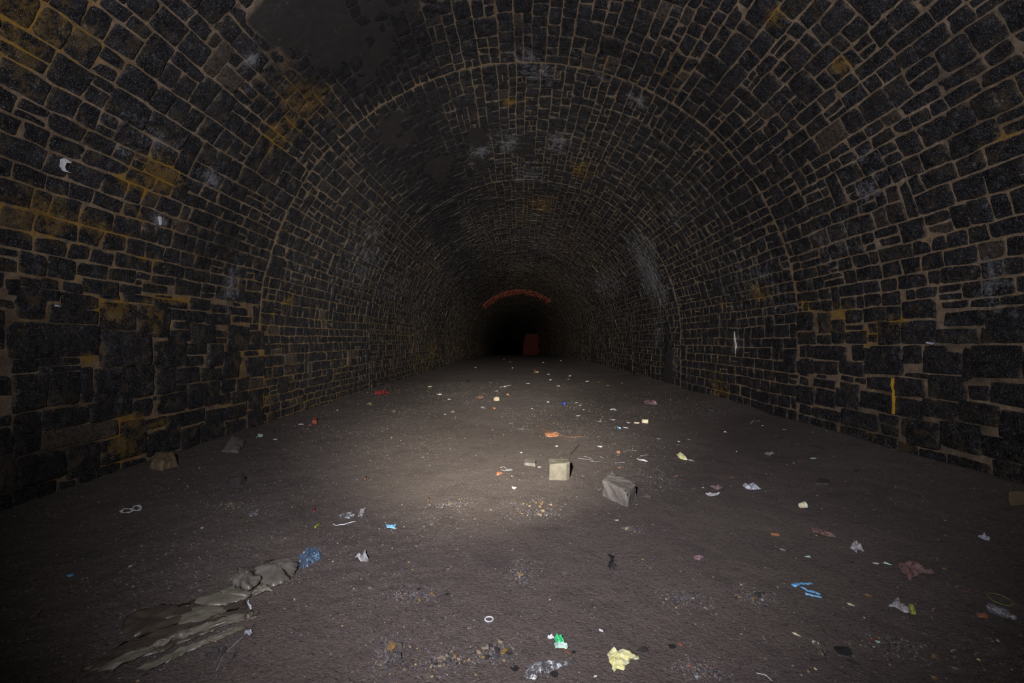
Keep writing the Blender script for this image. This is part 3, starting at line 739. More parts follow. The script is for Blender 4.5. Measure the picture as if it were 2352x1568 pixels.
# ---- litter with its own outline
SH = [
 ('torn_wrapper', [(1396,1505),(1407,1494),(1417,1507),(1423,1501),(1444,1505),(1467,1510),(1465,1515),(1447,1514),(1445,1525),(1436,1529),(1433,1542),(1417,1537),(1411,1546),(1407,1534),(1399,1521)], 'yellow', .017, 'torn crumpled yellow wrapper near the bottom edge', 'wrapper'),
 ('film_scrap', [(773,1190),(790,1186),(807,1184),(810,1190),(798,1197),(778,1197)], 'film', .014, 'see-through scrap with a yellow-green edge on the gravel, left of centre', 'wrapper'),
 ('paper_strip', [(824,1178),(837,1175),(828,1190),(816,1194)], 'palegrey', .02, 'upturned grey strip at the right end of the see-through scrap', 'paper'),
 ('foil_wrapper', [(882,1212),(895,1213),(907,1212),(903,1221),(893,1219),(885,1218)], 'blue', .012, 'small bright blue wrapper left of the middle of the floor', 'wrapper'),
 ('tissue', [(810,1296),(825,1291),(834,1279),(843,1294),(837,1299)], 'palegrey', .03, 'pale crumpled tissue right of the polythene sheet', 'tissue'),
 ('black_scrap', [(1395,1274),(1411,1279),(1407,1299),(1417,1310),(1399,1310),(1396,1299),(1403,1294),(1403,1282)], 'pebble_black', .02, 'twisted black scrap standing out of the dirt, right of centre', 'litter'),
 ('wrapper', [(1701,1112),(1721,1110),(1742,1119),(1730,1121),(1718,1121),(1706,1118)], 'greyblue', .022, 'grey-blue foil wrapper, boat shaped, left of the right wall', 'wrapper'),
 ('peel', [(1855,1212),(1863,1209),(1870,1210),(1879,1219),(1895,1222),(1909,1224),(1910,1228),(1891,1228),(1875,1225),(1858,1219)], 'maroon', .02, 'brown ladle-shaped scrap with a narrow tail on the right floor', 'litter'),
 ('tissue', [(1939,1255),(1951,1243),(1960,1249),(1973,1260),(1960,1258),(1957,1266),(1948,1258)], 'palegrey', .03, 'pale forked tissue scrap on the right floor', 'tissue'),
 ('rag', [(2048,1291),(2067,1287),(2094,1290),(2097,1303),(2127,1307),(2100,1310),(2088,1321),(2076,1324),(2058,1310)], 'maroon', .035, 'red-brown rag with a ragged tail on the right floor', 'cloth'),
 ('wrapper', [(1552,1044),(1559,1041),(1569,1048),(1577,1055),(1565,1055),(1556,1049)], 'yellow', .03, 'yellow wrapper behind and right of the stone blocks', 'wrapper'),
 ('wrapper', [(1478,925),(1487,919),(1500,921),(1507,928),(1490,929),(1480,931)], 'pink', .05, 'dusky pink bag scrap far off near the right wall', 'wrapper'),
 ('mint_wrapper', [(578,1012),(584,1003),(596,1002),(595,1006),(584,1009)], 'mint', .02, 'mint green scrap at the foot of the left wall', 'wrapper'),
 ('brown_peel', [(28,1443),(45,1427),(60,1425),(50,1436),(36,1446)], 'maroon', .01, 'reddish brown peel near the left edge of the floor', 'litter'),
 ('wrapper', [(2224,1223),(2236,1222),(2250,1228),(2249,1233),(2236,1229)], 'greyblue', .02, 'white and blue twisted wrapper at the dark right side', 'wrapper'),
 ('wrapper', [(1591,1276),(1602,1273),(1614,1278),(1605,1283),(1594,1282)], 'pink', .01, 'small flat pinkish printed wrapper right of the black scrap', 'wrapper'),
 ('paper', [(1626,1117),(1640,1119),(1657,1115),(1656,1120),(1640,1123)], 'pink', .018, 'pinkish white folded paper above a torn white one', 'paper'),
 ('paper', [(1616,1131),(1628,1130),(1650,1132),(1638,1136),(1630,1140)], 'white', .016, 'torn white paper just below the pinkish folded one', 'paper'),
 ('paper', [(1749,1039),(1760,1042),(1770,1037),(1770,1041),(1758,1044)], 'palegrey', .03, 'bent grey-white strip, gull shaped, in front of the right wall', 'paper'),
 ('film_scrap', [(555,1190),(575,1180),(588,1178),(580,1190),(565,1196)], 'film', .01, 'faint clear film scrap in the left gravel, above the polythene', 'film'),
 ('wooden_chip', [(1852,1470),(1862,1466),(1890,1496),(1886,1503),(1870,1495)], 'sheet_mud', .02, 'wet dark bark strip left of the shiny black lump', 'bark'),
 ('brown_leaf', [(2219,1400),(2235,1398),(2250,1402),(2245,1408),(2226,1407)], 'pebble_orange', .008, 'orange brown flake left of the clear bottle', 'litter'),
 ('ochre_leaf', [(1093,912),(1103,911),(1112,913),(1104,916)], 'pebble_orange', .02, 'thin orange flake left of the pale rounded cobble', 'leaf'),
 ('rust_leaf', [(1249,998),(1262,995),(1286,996),(1282,1001),(1268,1004),(1255,1003)], 'pebble_orange', .03, 'rust orange leaf under the brown twigs in the lit patch', 'leaf'),
 ('orange_leaf', [(1139,1088),(1147,1086),(1155,1089),(1146,1093),(1141,1093)], 'pebble_orange', .015, 'small orange leaf flake left of the pale squared block', 'leaf'),
]
for i, (nm, poly, mat, zh, lab, cat) in enumerate(SH): sheet_px(nm, poly, mat, zh, 20+i, lab, cat)
# green printed scrap: mint film with a dark green printed corner
x, y = px_floor(1285, 1484); t = empty('snack_wrapper', x, y, float(floor_h(x, y)), 'mint and bright green torn wrapper near the bottom edge', 'wrapper')
sheet_px('film', [(1273,1485),(1284,1481),(1296,1484),(1306,1490),(1303,1497),(1290,1493),(1276,1494)], 'mint', .015, 61, parent=t)
sheet_px('printed_corner', [(1274,1472),(1280,1467),(1292,1469),(1297,1479),(1288,1485),(1278,1481)], 'green', .018, 62, parent=t)
sheet_px('torn_strip', [(1258,1468),(1268,1467),(1273,1470),(1262,1472)], 'white', .012, 63, parent=t)
strand('brown_strand', [(1290,1488),(1300,1499),(1312,1508)], .006, 'rust', 'thin brown strand trailing from the mint and green wrapper', 'litter')
x, y = px_floor(2060, 1392); t = empty('crisp_wrapper', x, y, float(floor_h(x, y)), 'grey twisted wrapper with a yellow-green end on the right floor', 'wrapper')
sheet_px('grey_film', [(2028,1384),(2046,1367),(2051,1370),(2043,1378),(2060,1383),(2074,1390),(2076,1400),(2060,1396),(2043,1385)], 'palegrey', .022, 64, parent=t)
sheet_px('yellow_end', [(2072,1386),(2082,1382),(2086,1395),(2088,1407),(2078,1402)], 'lime', .022, 65, parent=t)
# clear blue wrapper
sheet_px('clear_wrapper', [(679,1291),(694,1276),(708,1272),(721,1267),(730,1276),(733,1288),(721,1300),(706,1306),(685,1318),(679,1309)], 'film_blue', .022, 66, 'crumpled clear blue wrapper at the upper end of the polythene sheet', 'wrapper', cell=.03)
sheet_px('clear_film', [(1205,1562),(1212,1540),(1235,1531),(1262,1527),(1290,1528),(1316,1522),(1313,1533),(1280,1540),(1255,1552),(1228,1566)], 'film', .018, 67, 'glinting clear film near the bottom edge, below the green scrap', 'film', cell=.035)
group_of_strands('twisted_film', [[(1815,1341),(1831,1335),(1845,1336),(1858,1335)],[(1834,1343),(1848,1352),(1863,1355),(1876,1360)],[(1843,1358),(1858,1363),(1877,1366)]], .013, 'blue', 'twisted loops of blue wrapper film on the right floor', 'wrapper', 3)
group_of_strands('film_loops', [[(254,1187),(262,1180),(276,1180),(284,1184),(272,1189),(256,1189)],[(280,1182),(288,1173),(298,1171),(303,1178),(294,1184),(282,1183)]], .012, 'white', 'white film twisted like a figure eight in the left gravel', 'wrapper', 5)
group_of_strands('film_scraps', [[(1149,1075),(1158,1073),(1164,1080),(1177,1079)],[(1150,1080),(1160,1082),(1177,1081)]], .004, 'white', 'looped white thread left of the pale squared block', 'string', 7)
group_of_strands('plastic_threads', [[(1325,1052),(1345,1055),(1362,1057)],[(1340,1048),(1350,1050),(1358,1053)],[(1355,1059),(1368,1060),(1381,1059)],[(1376,1047),(1385,1050)]], .006, 'palegrey', 'pale shredded plastic threads right of the pale squared block', 'string', 8)
group_of_strands('plastic_threads', [[(1431,1037),(1442,1032),(1450,1034),(1461,1034)],[(1412,1063),(1425,1061),(1434,1063)]], .005, 'palegrey', 'pale tangled threads beyond the large rough block', 'string', 9)
group_of_strands('wire_scraps', [[(1718,970),(1725,962),(1729,958)],[(1727,966),(1738,964),(1739,967)],[(1721,968),(1730,961)],[(1733,960),(1738,965)]], .008, 'palegrey', 'glinting clear wire-like scraps at the foot of the right wall', 'litter', 10)
strand('string', [(1149,890),(1160,887),(1170,886),(1178,883)], .012, 'palegrey', 'pale green string lying beyond the pale rounded cobble', 'string')
strand('string', [(758,1210),(768,1213),(785,1211),(800,1206),(813,1203)], .004, 'white', 'thin white thread below the see-through scrap', 'string')
strand('paper_twist', [(557,1393),(560,1403),(564,1413)], .006, 'white', 'speckled white twist beside the lower end of the folded polythene', 'litter')
strand('wire', [(1734,1542),(1745,1543),(1754,1546),(1762,1552),(1769,1558)], .002, 'white', 'thin white wire near the bottom edge, lower right', 'wire')
strand('twig', [(1241,983),(1255,989),(1272,996),(1290,1001)], .012, 'rust', 'brown twig lying over the rust orange leaf', 'twig')
strand('twig', [(1290,1002),(1312,1004),(1343,1003)], .009, 'rust', 'thin reddish twig pointing right from the rust orange leaf', 'twig')
strand('twig', [(1308,1047),(1318,1035),(1330,1021)], .008, 'twig', 'dark twig standing aslant behind the pale squared block', 'twig')
strand('twig', [(1822,1018),(1850,1019),(1870,1024),(1889,1032)], .010, 'twig', 'long dark twig along the foot of the right wall', 'twig')
strand('twig', [(1060,881),(1069,879),(1077,876)], .03, 'twig', 'dark stick far off left of the middle', 'twig')
strand('twig', [(1930,1078),(1945,1080),(1960,1076)], .008, 'twig', 'short bent twig beside the flat dark brown stone', 'twig')
strand('twig', [(1373,879),(1381,874),(1388,871)], .012, 'pebble_ochre', 'yellowish twig far off near the right wall', 'twig')
strand('stub', [(716,1221),(721,1215),(728,1210)], .008, 'lime', 'olive green stub standing in the left gravel', 'litter', taper=False)
strand('stub', [(714,1184),(716,1174)], .006, 'red', 'small red stub in the left gravel', 'litter', taper=False)
strand('stub', [(982,1154),(984,1148)], .007, 'rust', 'rusty brown stub left of the gravel strip', 'litter', taper=False)
strand('stub', [(834,1106),(837,1100)], .009, 'rust', 'brown stub on the empty dirt left of centre', 'litter', taper=False)
strand('paper_roll', [(1462,1054),(1473,1056),(1486,1059)], .010, 'white', 'white rolled paper right of the stone blocks', 'paper')
strand('paper_roll', [(1470,1047),(1480,1045),(1490,1043)], .006, 'palegrey', 'thin pale roll just behind the white rolled paper', 'paper')
# white ring
x, y, s = scale_at(1123, 1429)
V = []; F = []; n = 40
for i in range(n):
    a = i/n*2*PI
    for k in range(8):
        b = k/8*2*PI; r = .0195+.0042*math.cos(b); V.append((r*math.cos(a), r*math.sin(a)*1.02, .003+.003*math.sin(b)))
F = [(i*8+k, ((i+1) % n)*8+k, ((i+1) % n)*8+(k+1) % 8, i*8+(k+1) % 8) for i in range(n) for k in range(8)]
obj_from('ring', V, F, 'white', (x, y, float(floor_h(x, y))+.002), 'small white plastic ring on the bare dirt, lower middle', 'ring', smooth=True)
x, y, s = scale_at(2272, 1366); V = []
for i in range(n):
    a = i/n*2*PI
    for k in range(8):
        b = k/8*2*PI; r = .047+.0015*math.cos(b); V.append((r*math.cos(a), r*math.sin(a), .004+.0015*math.sin(b)+.006*math.sin(a)))
obj_from('lid_ring', V, F, 'lime', (x, y, float(floor_h(x, y))+.003), 'thin greenish loop lying just above the clear bottle', 'ring', smooth=True)
# cream tub lying on its side, with its rim
x, y, s = scale_at(1829, 1163); z = float(floor_h(x, y))
t = empty('tub', x, y, z, 'small cream plastic tub with a teal rim on the right floor', 'tub')
lathe('body', [(.001,0),(.020,0),(.0215,.004),(.023,.03),(.024,.046),(.0225,.046),(.021,.006),(.001,.004)], 24, 'cream', (0,0,.024), (math.radians(62), .1, math.radians(28)), parent=t, closed=False)
lathe('rim', [(.0225,.046),(.0262,.046),(.0262,.050),(.0225,.050),(.0225,.046)], 24, 'mint', (0,0,.024), (math.radians(62), .1, math.radians(28)), parent=t, closed=False)
# clear crushed bottle
xa, ya = px_floor(2246, 1391); xb, yb = px_floor(2308, 1416); L = math.hypot(xb-xa, yb-ya)
t = empty('bottle', (xa+xb)/2, (ya+yb)/2, float(floor_h((xa+xb)/2, (ya+yb)/2)), 'crushed clear plastic bottle lying at the dark right side', 'bottle')
ang = math.atan2(yb-ya, xb-xa)
prof = [(.002,0),(.022,.001),(.028,.008),(.029,.03),(.027,.05),(.029,.07),(.029,.10),(.024,.125),(.013,.145),(.012,.150)]
kL = L/.170
lathe('body', [(r, z*kL-.085*kL) for r, z in prof], 26, 'bottle', (0,0,.024), (PI/2, 0, ang+PI/2), parent=t, squash=.8, dent=.12, closed=False)
lathe('neck', [(.012,.150*kL-.085*kL),(.0155,.152*kL-.085*kL),(.0155,.157*kL-.085*kL),(.0125,.158*kL-.085*kL),(.0125,.170*kL-.085*kL),(.010,.170*kL-.085*kL)], 20, 'palegrey', (0,0,.024), (PI/2, 0, ang+PI/2), parent=t, squash=.9, closed=False)
# red bucket lid / scoop crushed at the left wall
x, y, s = scale_at(876, 909); t = empty('bucket', x, y, float(floor_h(x, y)), 'flattened red plastic bucket with a wire hoop at the left wall foot', 'bucket')
sheet_px('body', [(857,908),(866,905),(875,903),(889,901),(891,905),(880,908),(868,910)], 'red', .10, 70, parent=t, crumple=.4, solid=.006)
hp = []; X0, Y0 = px_floor(890, 908)
for i in range(13):
    a = i/12*PI; hp.append((X0+.06*math.cos(a)-.03, Y0+.10*math.cos(a), float(floor_h(X0, Y0))+.01+.26*math.sin(a)))
tube('handle', hp, .004, 'wire', parent=t)
# dark blue can with a pale end, far off
x, y, s = scale_at(1295, 930); t = empty('drink_can', x, y, float(floor_h(x, y)), 'dark blue can with a pale end, far middle of the floor', 'can')
lathe('body', [(.001,-.055),(.024,-.055),(.031,-.048),(.032,.045),(.027,.055)], 20, 'deepblue', (0,0,.032), (PI/2, 0, math.radians(35)), parent=t)
lathe('end', [(.001,-.058),(.023,-.060),(.025,-.056),(.024,-.053)], 20, 'white', (0,0,.032), (PI/2, 0, math.radians(35)), parent=t)
# cup and pen bits
x, y, s = scale_at(1480, 971); z = float(floor_h(x, y))
lathe('cup', [(.001,-.05),(.030,-.05),(.036,.05),(.033,.05),(.027,-.045),(.001,-.045)], 20, 'cream', (x, y, z+.034), (PI/2, 0, math.radians(75)), 'cream paper cup on its side, far right of the lit patch', 'cup', closed=False)
strand('stick', [(1456,971),(1467,971)], .012, 'cream', 'short cream stick left of the cream paper cup', 'stick', taper=False)
strand('pen_cap', [(1417,980),(1424,984)], .014, 'blue', 'blue plastic cap left of the short cream stick', 'cap', taper=False)

# ---- small scraps
SC = [
 (1380,1447,12,10,'white','small white paper square, lower right of the white ring'),(2024,1284,14,12,'mint','pale scrap between the forked tissue and the red-brown rag'),(1998,1284,12,5,'white','tiny white sliver left of the pale scrap beside the rag'),
 (1848,1271,13,6,'mint','small whitish scrap left of the forked tissue'),(1791,1256,16,5,'palegrey','thin pale sliver below the tan orange stone'),(130,1336,18,8,'blue','tiny blue and yellow scrap in the dark left dirt'),
 (448,1221,9,4,'white','small white flake in the left gravel'),(275,1313,8,4,'white','tiny white flake in the left dirt above the polythene'),(1181,1120,15,8,'white','white and blue scrap in front of the pale squared block'),
 (1585,1054,15,9,'palegrey','clear grey scrap touching the yellow wrapper'),(1857,1047,15,5,'mint','white sliver in front of the right wall'),(1661,989,8,7,'white','small white triangle far right on the dirt'),
 (1745,974,5,7,'white','tiny upright white bit by the glinting scraps'),(1793,983,7,3,'yellow','tiny yellow bit at the right wall foot'),(1510,1005,14,5,'palegrey','pale flat scrap right of the lit patch'),
 (1557,1012,5,4,'white','tiny white bit right of the pale flat scrap'),(1579,1007,6,3,'palegrey','tiny grey bit right of the tiny white bit'),(1687,1034,4,4,'white','tiny glinting bit in the dark dirt, right'),
 (1815,1059,4,3,'white','tiny bit below the white sliver in front of the right wall'),(1408,939,18,9,'palegrey','grey-white crumpled paper far off right of centre'),(1435,980,14,5,'white','glinting scrap right of the blue cap'),
 (1406,962,16,8,'palegrey','pale scrap beyond the blue cap'),(1378,967,10,5,'palegrey','faint pale scrap left of the scrap beyond the blue cap'),(1442,969,10,8,'palegrey','grey scrap left of the short cream stick'),(1328,954,14,5,'palegrey','pale flat scrap beyond the twigs'),
 (1197,984,20,6,'film','clear film scrap left of the twigs'),(1197,1039,9,3,'white','tiny white flake above the oblong grey stone'),(1278,1024,8,6,'white','white bit above the pale squared block'),(1377,1024,10,6,'white','white scrap right of the slanted dark twig'),
 (1239,1072,10,4,'white','tiny white scrap touching the oblong grey stone'),(1297,1057,10,5,'cream','small cream flake atop the dirt behind the pale squared block'),(685,976,14,8,'white','white folded scrap left of the red brick half'),(623,1012,10,5,'white','white sliver right of the mint green scrap'),
 (770,943,5,6,'white','tiny white bit before the left wall'),(1008,906,11,5,'white','white scrap far off left of the middle'),(1031,917,10,3,'white','thin white scrap near the left white scrap'),(986,888,11,5,'yellow','yellowish scrap far off near the left wall'),
 (1232,854,13,4,'yellow','bright yellow scrap on the far floor'),(1229,850,8,5,'red','dark red scrap touching the bright yellow one far off'),(1260,859,10,3,'white','white scrap right of the bright yellow one'),(1265,872,8,4,'white','white scrap nearer than the one by the yellow scrap'),
 (1248,832,5,3,'white','farthest white scrap on the dark floor'),(1348,875,9,4,'white','white loop-like scrap far right'),(1213,880,9,3,'white','pale scrap in the middle of the far floor'),(1282,886,9,4,'white','whitish scrap right of the middle far floor'),
 (1092,844,7,3,'white','small white scrap far off by the left wall'),(1177,845,4,3,'white','tiny white dot of paper on the far floor'),(1157,825,4,3,'palegrey','faint scrap farthest left on the dark floor'),(1172,831,5,3,'palegrey','faint scrap beside the farthest white one'),
 (1259,923,8,4,'white','white scrap left of the dark blue can'),(1323,924,8,3,'white','pale bit right of the dark blue can'),(1333,930,9,4,'white','white bit nearer on the right of the dark blue can'),(1341,940,8,4,'palegrey','pale bit below the two white bits'),(1308,863,7,3,'white','faint white bit on the far right floor'),
 (1288,828,5,3,'white','pale dot beside the far right wall'),(1427,879,7,4,'pebble_orange','orange bit at the far right wall foot'),(1127,879,6,3,'pebble_orange','orange bit on the far floor near the string'),(1160,888,7,3,'white','white bit among the pale green string'),(1141,882,5,2,'pebble_orange','tiny orange bit left of the string'),
 (1305,870,8,2,'palegrey','thin pale bit left of the white loop-like scrap'),(1396,884,8,3,'palegrey','faint bit below the yellowish far twig'),(1222,938,6,3,'white','tiny bit in the far middle of the lit floor'),(1022,952,6,4,'palegrey','grey flake left of the lit patch'),
 (1822,1449,18,6,'cream','pale cream sliver on the lower right floor'),(2128,1492,16,8,'pebble_ochre','ochre flake at the lower right, upper one'),(2130,1542,16,8,'pebble_ochre','ochre flake near the bottom edge at the lower right'),(1942,1281,12,6,'twig','dark flake left of the tiny white sliver'),
 (2150,1295,12,5,'pebble_ochre','dull ochre flake right of the red-brown rag'),(1752,1385,8,5,'pebble_black','dark flake right of the gravelly hollow'),(1944,1378,14,8,'cream','mottled stone-like flake below the blue film loops'),(1983,1357,14,5,'pebble_ochre','dull tan flake between the blue loops and the grey wrapper'),
 (1996,1459,12,6,'red','dull reddish flake right of the shiny black lump'),(2005,1463,10,6,'mint','pale flake touching the dull reddish one'),(2193,1343,18,10,'maroon','brown oval scrap left of the thin greenish loop'),(1600,1551,14,6,'greyblue','blue-white sliver at the bottom edge'),
 (1368,1553,8,8,'white','small glinting white scrap at the bottom, left of the blue-white sliver'),(2227,1500,8,8,'yellow','tiny pale yellow bit at the lower right'),(2175,1520,12,5,'palegrey','faint pale flake at the lower right'),(1866,1527,8,6,'yellow','tiny lime bit near the bottom, right'),
 (1612,1117,6,4,'white','tiny white fleck left of the pinkish folded paper'),(1550,1090,9,6,'pebble_orange','orange fleck below the yellow wrapper'),(1676,1092,12,4,'pebble_orange','dull orange fleck above the pinkish folded paper'),(1416,1193,9,3,'cream','cream sliver below the large rough block'),
]
for d in SC: scrap('litter_scrap', *d[:5], d[5], 'litter', rot=(d[0]*37 % 90)-45)

# ---- the torn polythene at lower left
x, y = px_floor(560, 1365)
t = empty('polythene_sheet', x, y, float(floor_h(x, y)), 'long torn grey polythene sheet lying across the dirt at lower left', 'plastic sheet')
def tsheet(n, poly, mat, zh, seed, cell=.11, crumple=.6, smooth=True): sheet_px(n, poly, mat, zh*.55, seed, parent=t, crumple=crumple, cell=cell, solid=.002, smooth=smooth, lift=.006)
tsheet('muddy_sheet', tsheet_base, 'sheet_mud', .016, 80, .09, .5)
tsheet('sheet', [(572,1323),(590,1311),(610,1300),(640,1293),(667,1296),(679,1309),(673,1321),(661,1339),(640,1351),(613,1360),(587,1348)], 'sheet', .050, 81)
tsheet('fold', [(533,1320),(557,1322),(566,1333),(589,1345),(587,1353),(560,1373),(540,1368),(519,1360),(517,1352),(533,1341)], 'sheet', .085, 82, .12, .6)
tsheet('sheet', [(480,1378),(500,1366),(522,1360),(545,1368),(569,1377),(556,1388),(537,1398),(500,1408),(460,1412),(420,1404),(440,1388)], 'sheet_pale', .035, 83)
tsheet('sheet', [(350,1440),(400,1418),(460,1406),(505,1412),(520,1428),(480,1440),(430,1452),(380,1462)], 'sheet_pale', .022, 84, .09)
tsheet('muddy_sheet', [(262,1440),(300,1420),(350,1405),(400,1412),(372,1440),(330,1468),(280,1485),(250,1468)], 'sheet_mud', .02, 85, .08)
tsheet('torn_strip', [(188,1567),(225,1547),(265,1533),(300,1515),(345,1494),(390,1477),(450,1455),(506,1437),(545,1424),(572,1421),(577,1430),(540,1441),(500,1452),(452,1470),(400,1487),(345,1508),(300,1528),(262,1545),(225,1567)], 'sheet_pale', .028, 86, .06, .9, False)
tsheet('torn_strip', [(285,1567),(330,1545),(380,1520),(430,1498),(480,1477),(520,1462),(546,1452),(548,1458),(500,1480),(450,1502),(400,1524),(350,1548),(315,1567)], 'sheet_pale', .022, 87, .06, .9, False)
tsheet('muddy_sheet', [(150,1567),(190,1545),(240,1512),(300,1490),(350,1478),(330,1500),(280,1522),(230,1545),(200,1567)], 'sheet_mud', .018, 88, .08)
tsheet('torn_strip', [(553,1327),(575,1318),(600,1302),(622,1296),(604,1306),(582,1322),(560,1334)], 'sheet_mud', .05, 89, .06)
tsheet('frayed_end', [(565,1375),(580,1362),(600,1360),(616,1371),(600,1370),(586,1377),(572,1384)], 'sheet_pale', .02, 90, .03, 1.2, False)
sheet_px('rolled_strip', [(540,1436),(560,1424),(576,1420),(582,1424),(570,1434),(548,1442)], 'sheet_mud', .02, 91, 'small muddy rolled strip at the tip of the torn polythene', 'plastic sheet')
sheet_px('film_scrap', [(548,1472),(556,1467),(568,1470),(560,1476)], 'greyblue', .015, 92, 'pale glinting film scrap right of the torn polythene strips', 'film')
strand('wire', [(480,1560),(500,1520),(530,1490),(548,1476)], .002, 'palegrey', 'thin wire running up to the pale glinting film scrap', 'wire')
rock('stone', 510, 1534, 18, 22, 'rock_grey', 'pale stone with a pink scrap at the bottom left, by the wire', seed=5)
sheet_px('mud_clod', [(455,1520),(475,1508),(498,1504),(508,1512),(495,1526),(470,1535),(457,1532)], 'rock_dark', .022, 93, 'wet black mud clod between the polythene strips and the wire', 'mud', crumple=1.2, cell=.03, solid=0)

# ---- marks and paper on the walls
def wall_patch(name, poly, mat, label, cat, thick=.004, out=.016):
    P = [px_wall(*q) for q in poly]; V = []; n = len(P)
    for h in (out+thick, out-.02):
        for s, y in P:
            X, Y, Z = surf(s, y, h); V.append((float(X), float(Y), float(Z)))
    c = Vector(V[0]); V = [Vector(v)-c for v in V]
    F = [tuple(range(n))]+[tuple(reversed(range(n, 2*n)))]+[(i, (i+1) % n, n+(i+1) % n, n+i) for i in range(n)]
    return obj_from(name, V, F, mat, c, label, cat)
wall_patch('paint_mark', [(1682,760),(1684,762),(1684,776),(1687,790),(1686,800),(1688,816),(1686,818),(1684,803),(1685,792),(1682,778)], 'paint_white', 'thin vertical white paint streak on the right wall', 'paint mark')
wall_patch('paint_mark', [(111,355),(121,352),(133,362),(122,362),(118,372),(122,381),(131,385),(115,382),(108,372)], 'paint_white', 'white hook-shaped paint patch on a stone high on the left wall', 'paint mark', out=.022)
wall_patch('mineral_run', [(2035,866),(2039,867),(2037,882),(2041,895),(2040,910),(2042,925),(2040,947),(2037,946),(2038,925),(2037,908),(2038,896),(2034,883)], 'paint_ochre', 'bright ochre mineral run down the right wall', 'mineral deposit', out=.020)
wall_patch('chalk_mark', [(92,698),(100,700),(101,702),(93,701)], 'paint_white', 'tiny white mark on the left wall near the photo edge', 'paint mark', out=.03)
wall_patch('paint_mark', [(346,492),(350,491),(351,508),(347,510)], 'paint_white', 'short white fleck high on the left wall above the big blocks', 'paint mark', out=.022)
s_, y_ = px_wall(2124, 790); X, Y, Z = surf(s_, y_, .03)
V = []; F = []
for i in range(7):
    for j in range(4):
        V.append((.012*float(noise2(i, j, 5))+.014*j-.02, (i-3)*-.014, -.006*(i-3)*.5+.012*abs(float(noise2(i*1.3, j*1.7, 6)))+(.012 if j in (1, 2) else 0)))
F = [(i*4+j, i*4+j+1, (i+1)*4+j+1, (i+1)*4+j) for i in range(6) for j in range(3)]
obj_from('crumpled_paper', V, F, 'greyblue', (float(X), float(Y), float(Z)), 'crumpled grey-white paper stuck on a ledge of the right wall', 'paper', solid=.003)
# red brick ring of the vault far off, and the dim red block beside the track bed beyond it
JR = JOINTS[0]
def brick_ring(y0, y1, s0, s1, h=.035):
    V = []; F = []; rg = random.Random(5); n = 0; rows = 12; k = 0; ds = .085
    s = s0
    while s < s1:
        for r in range(rows):
            a = s+.006; b = s+ds-.006; c = y0+(y1-y0)*r/rows+.01; d = y0+(y1-y0)*(r+1)/rows-.01; hh = h+rg.uniform(-.012, .012)
            if rg.random() < (.30 if s > s0+1.2 else .05)+.25*(r > 7)+.2*(s > s0+3.2): continue
            q = []
            for H in (hh, -.02):
                for S, Y in ((a, c), (b, c), (b, d), (a, d)):
                    X, YY, Z = surf(S, Y, H); q.append((float(X), float(YY), float(Z)))
            m = len(V); V += q; F += [(m, m+1, m+2, m+3), (m+4, m+7, m+6, m+5)]+[(m+i, m+(i+1) % 4, m+4+(i+1) % 4, m+4+i) for i in range(4)]
        s += ds
    o = obj_from('trim_1', V, F, 'redbrick_far', (0, 0, 0)); return tag(o, kind='structure')
sa = px_wall(1107, 702)[0]; sb = px_wall(1262, 695)[0]
brick_ring(36.0, 39.4, sa, sb, .05)
def far_brick_wall():
    yy = 74.0; xx = CAMX+(1219-VPX)/FPX*yy; z = float(floor_h(xx, yy)); rg = random.Random(8)
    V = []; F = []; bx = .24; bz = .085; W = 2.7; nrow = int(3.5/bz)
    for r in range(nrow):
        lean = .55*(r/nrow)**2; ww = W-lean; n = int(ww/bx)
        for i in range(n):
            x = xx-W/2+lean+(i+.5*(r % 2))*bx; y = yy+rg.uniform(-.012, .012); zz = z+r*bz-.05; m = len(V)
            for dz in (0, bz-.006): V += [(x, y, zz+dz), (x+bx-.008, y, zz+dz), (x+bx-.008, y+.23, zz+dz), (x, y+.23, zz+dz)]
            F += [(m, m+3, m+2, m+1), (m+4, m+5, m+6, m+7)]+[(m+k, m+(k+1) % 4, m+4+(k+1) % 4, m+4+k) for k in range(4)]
    V = [(a-xx, b-yy, c-z) for a, b, c in V]
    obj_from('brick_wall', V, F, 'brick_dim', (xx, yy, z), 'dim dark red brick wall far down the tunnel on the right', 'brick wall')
far_brick_wall()

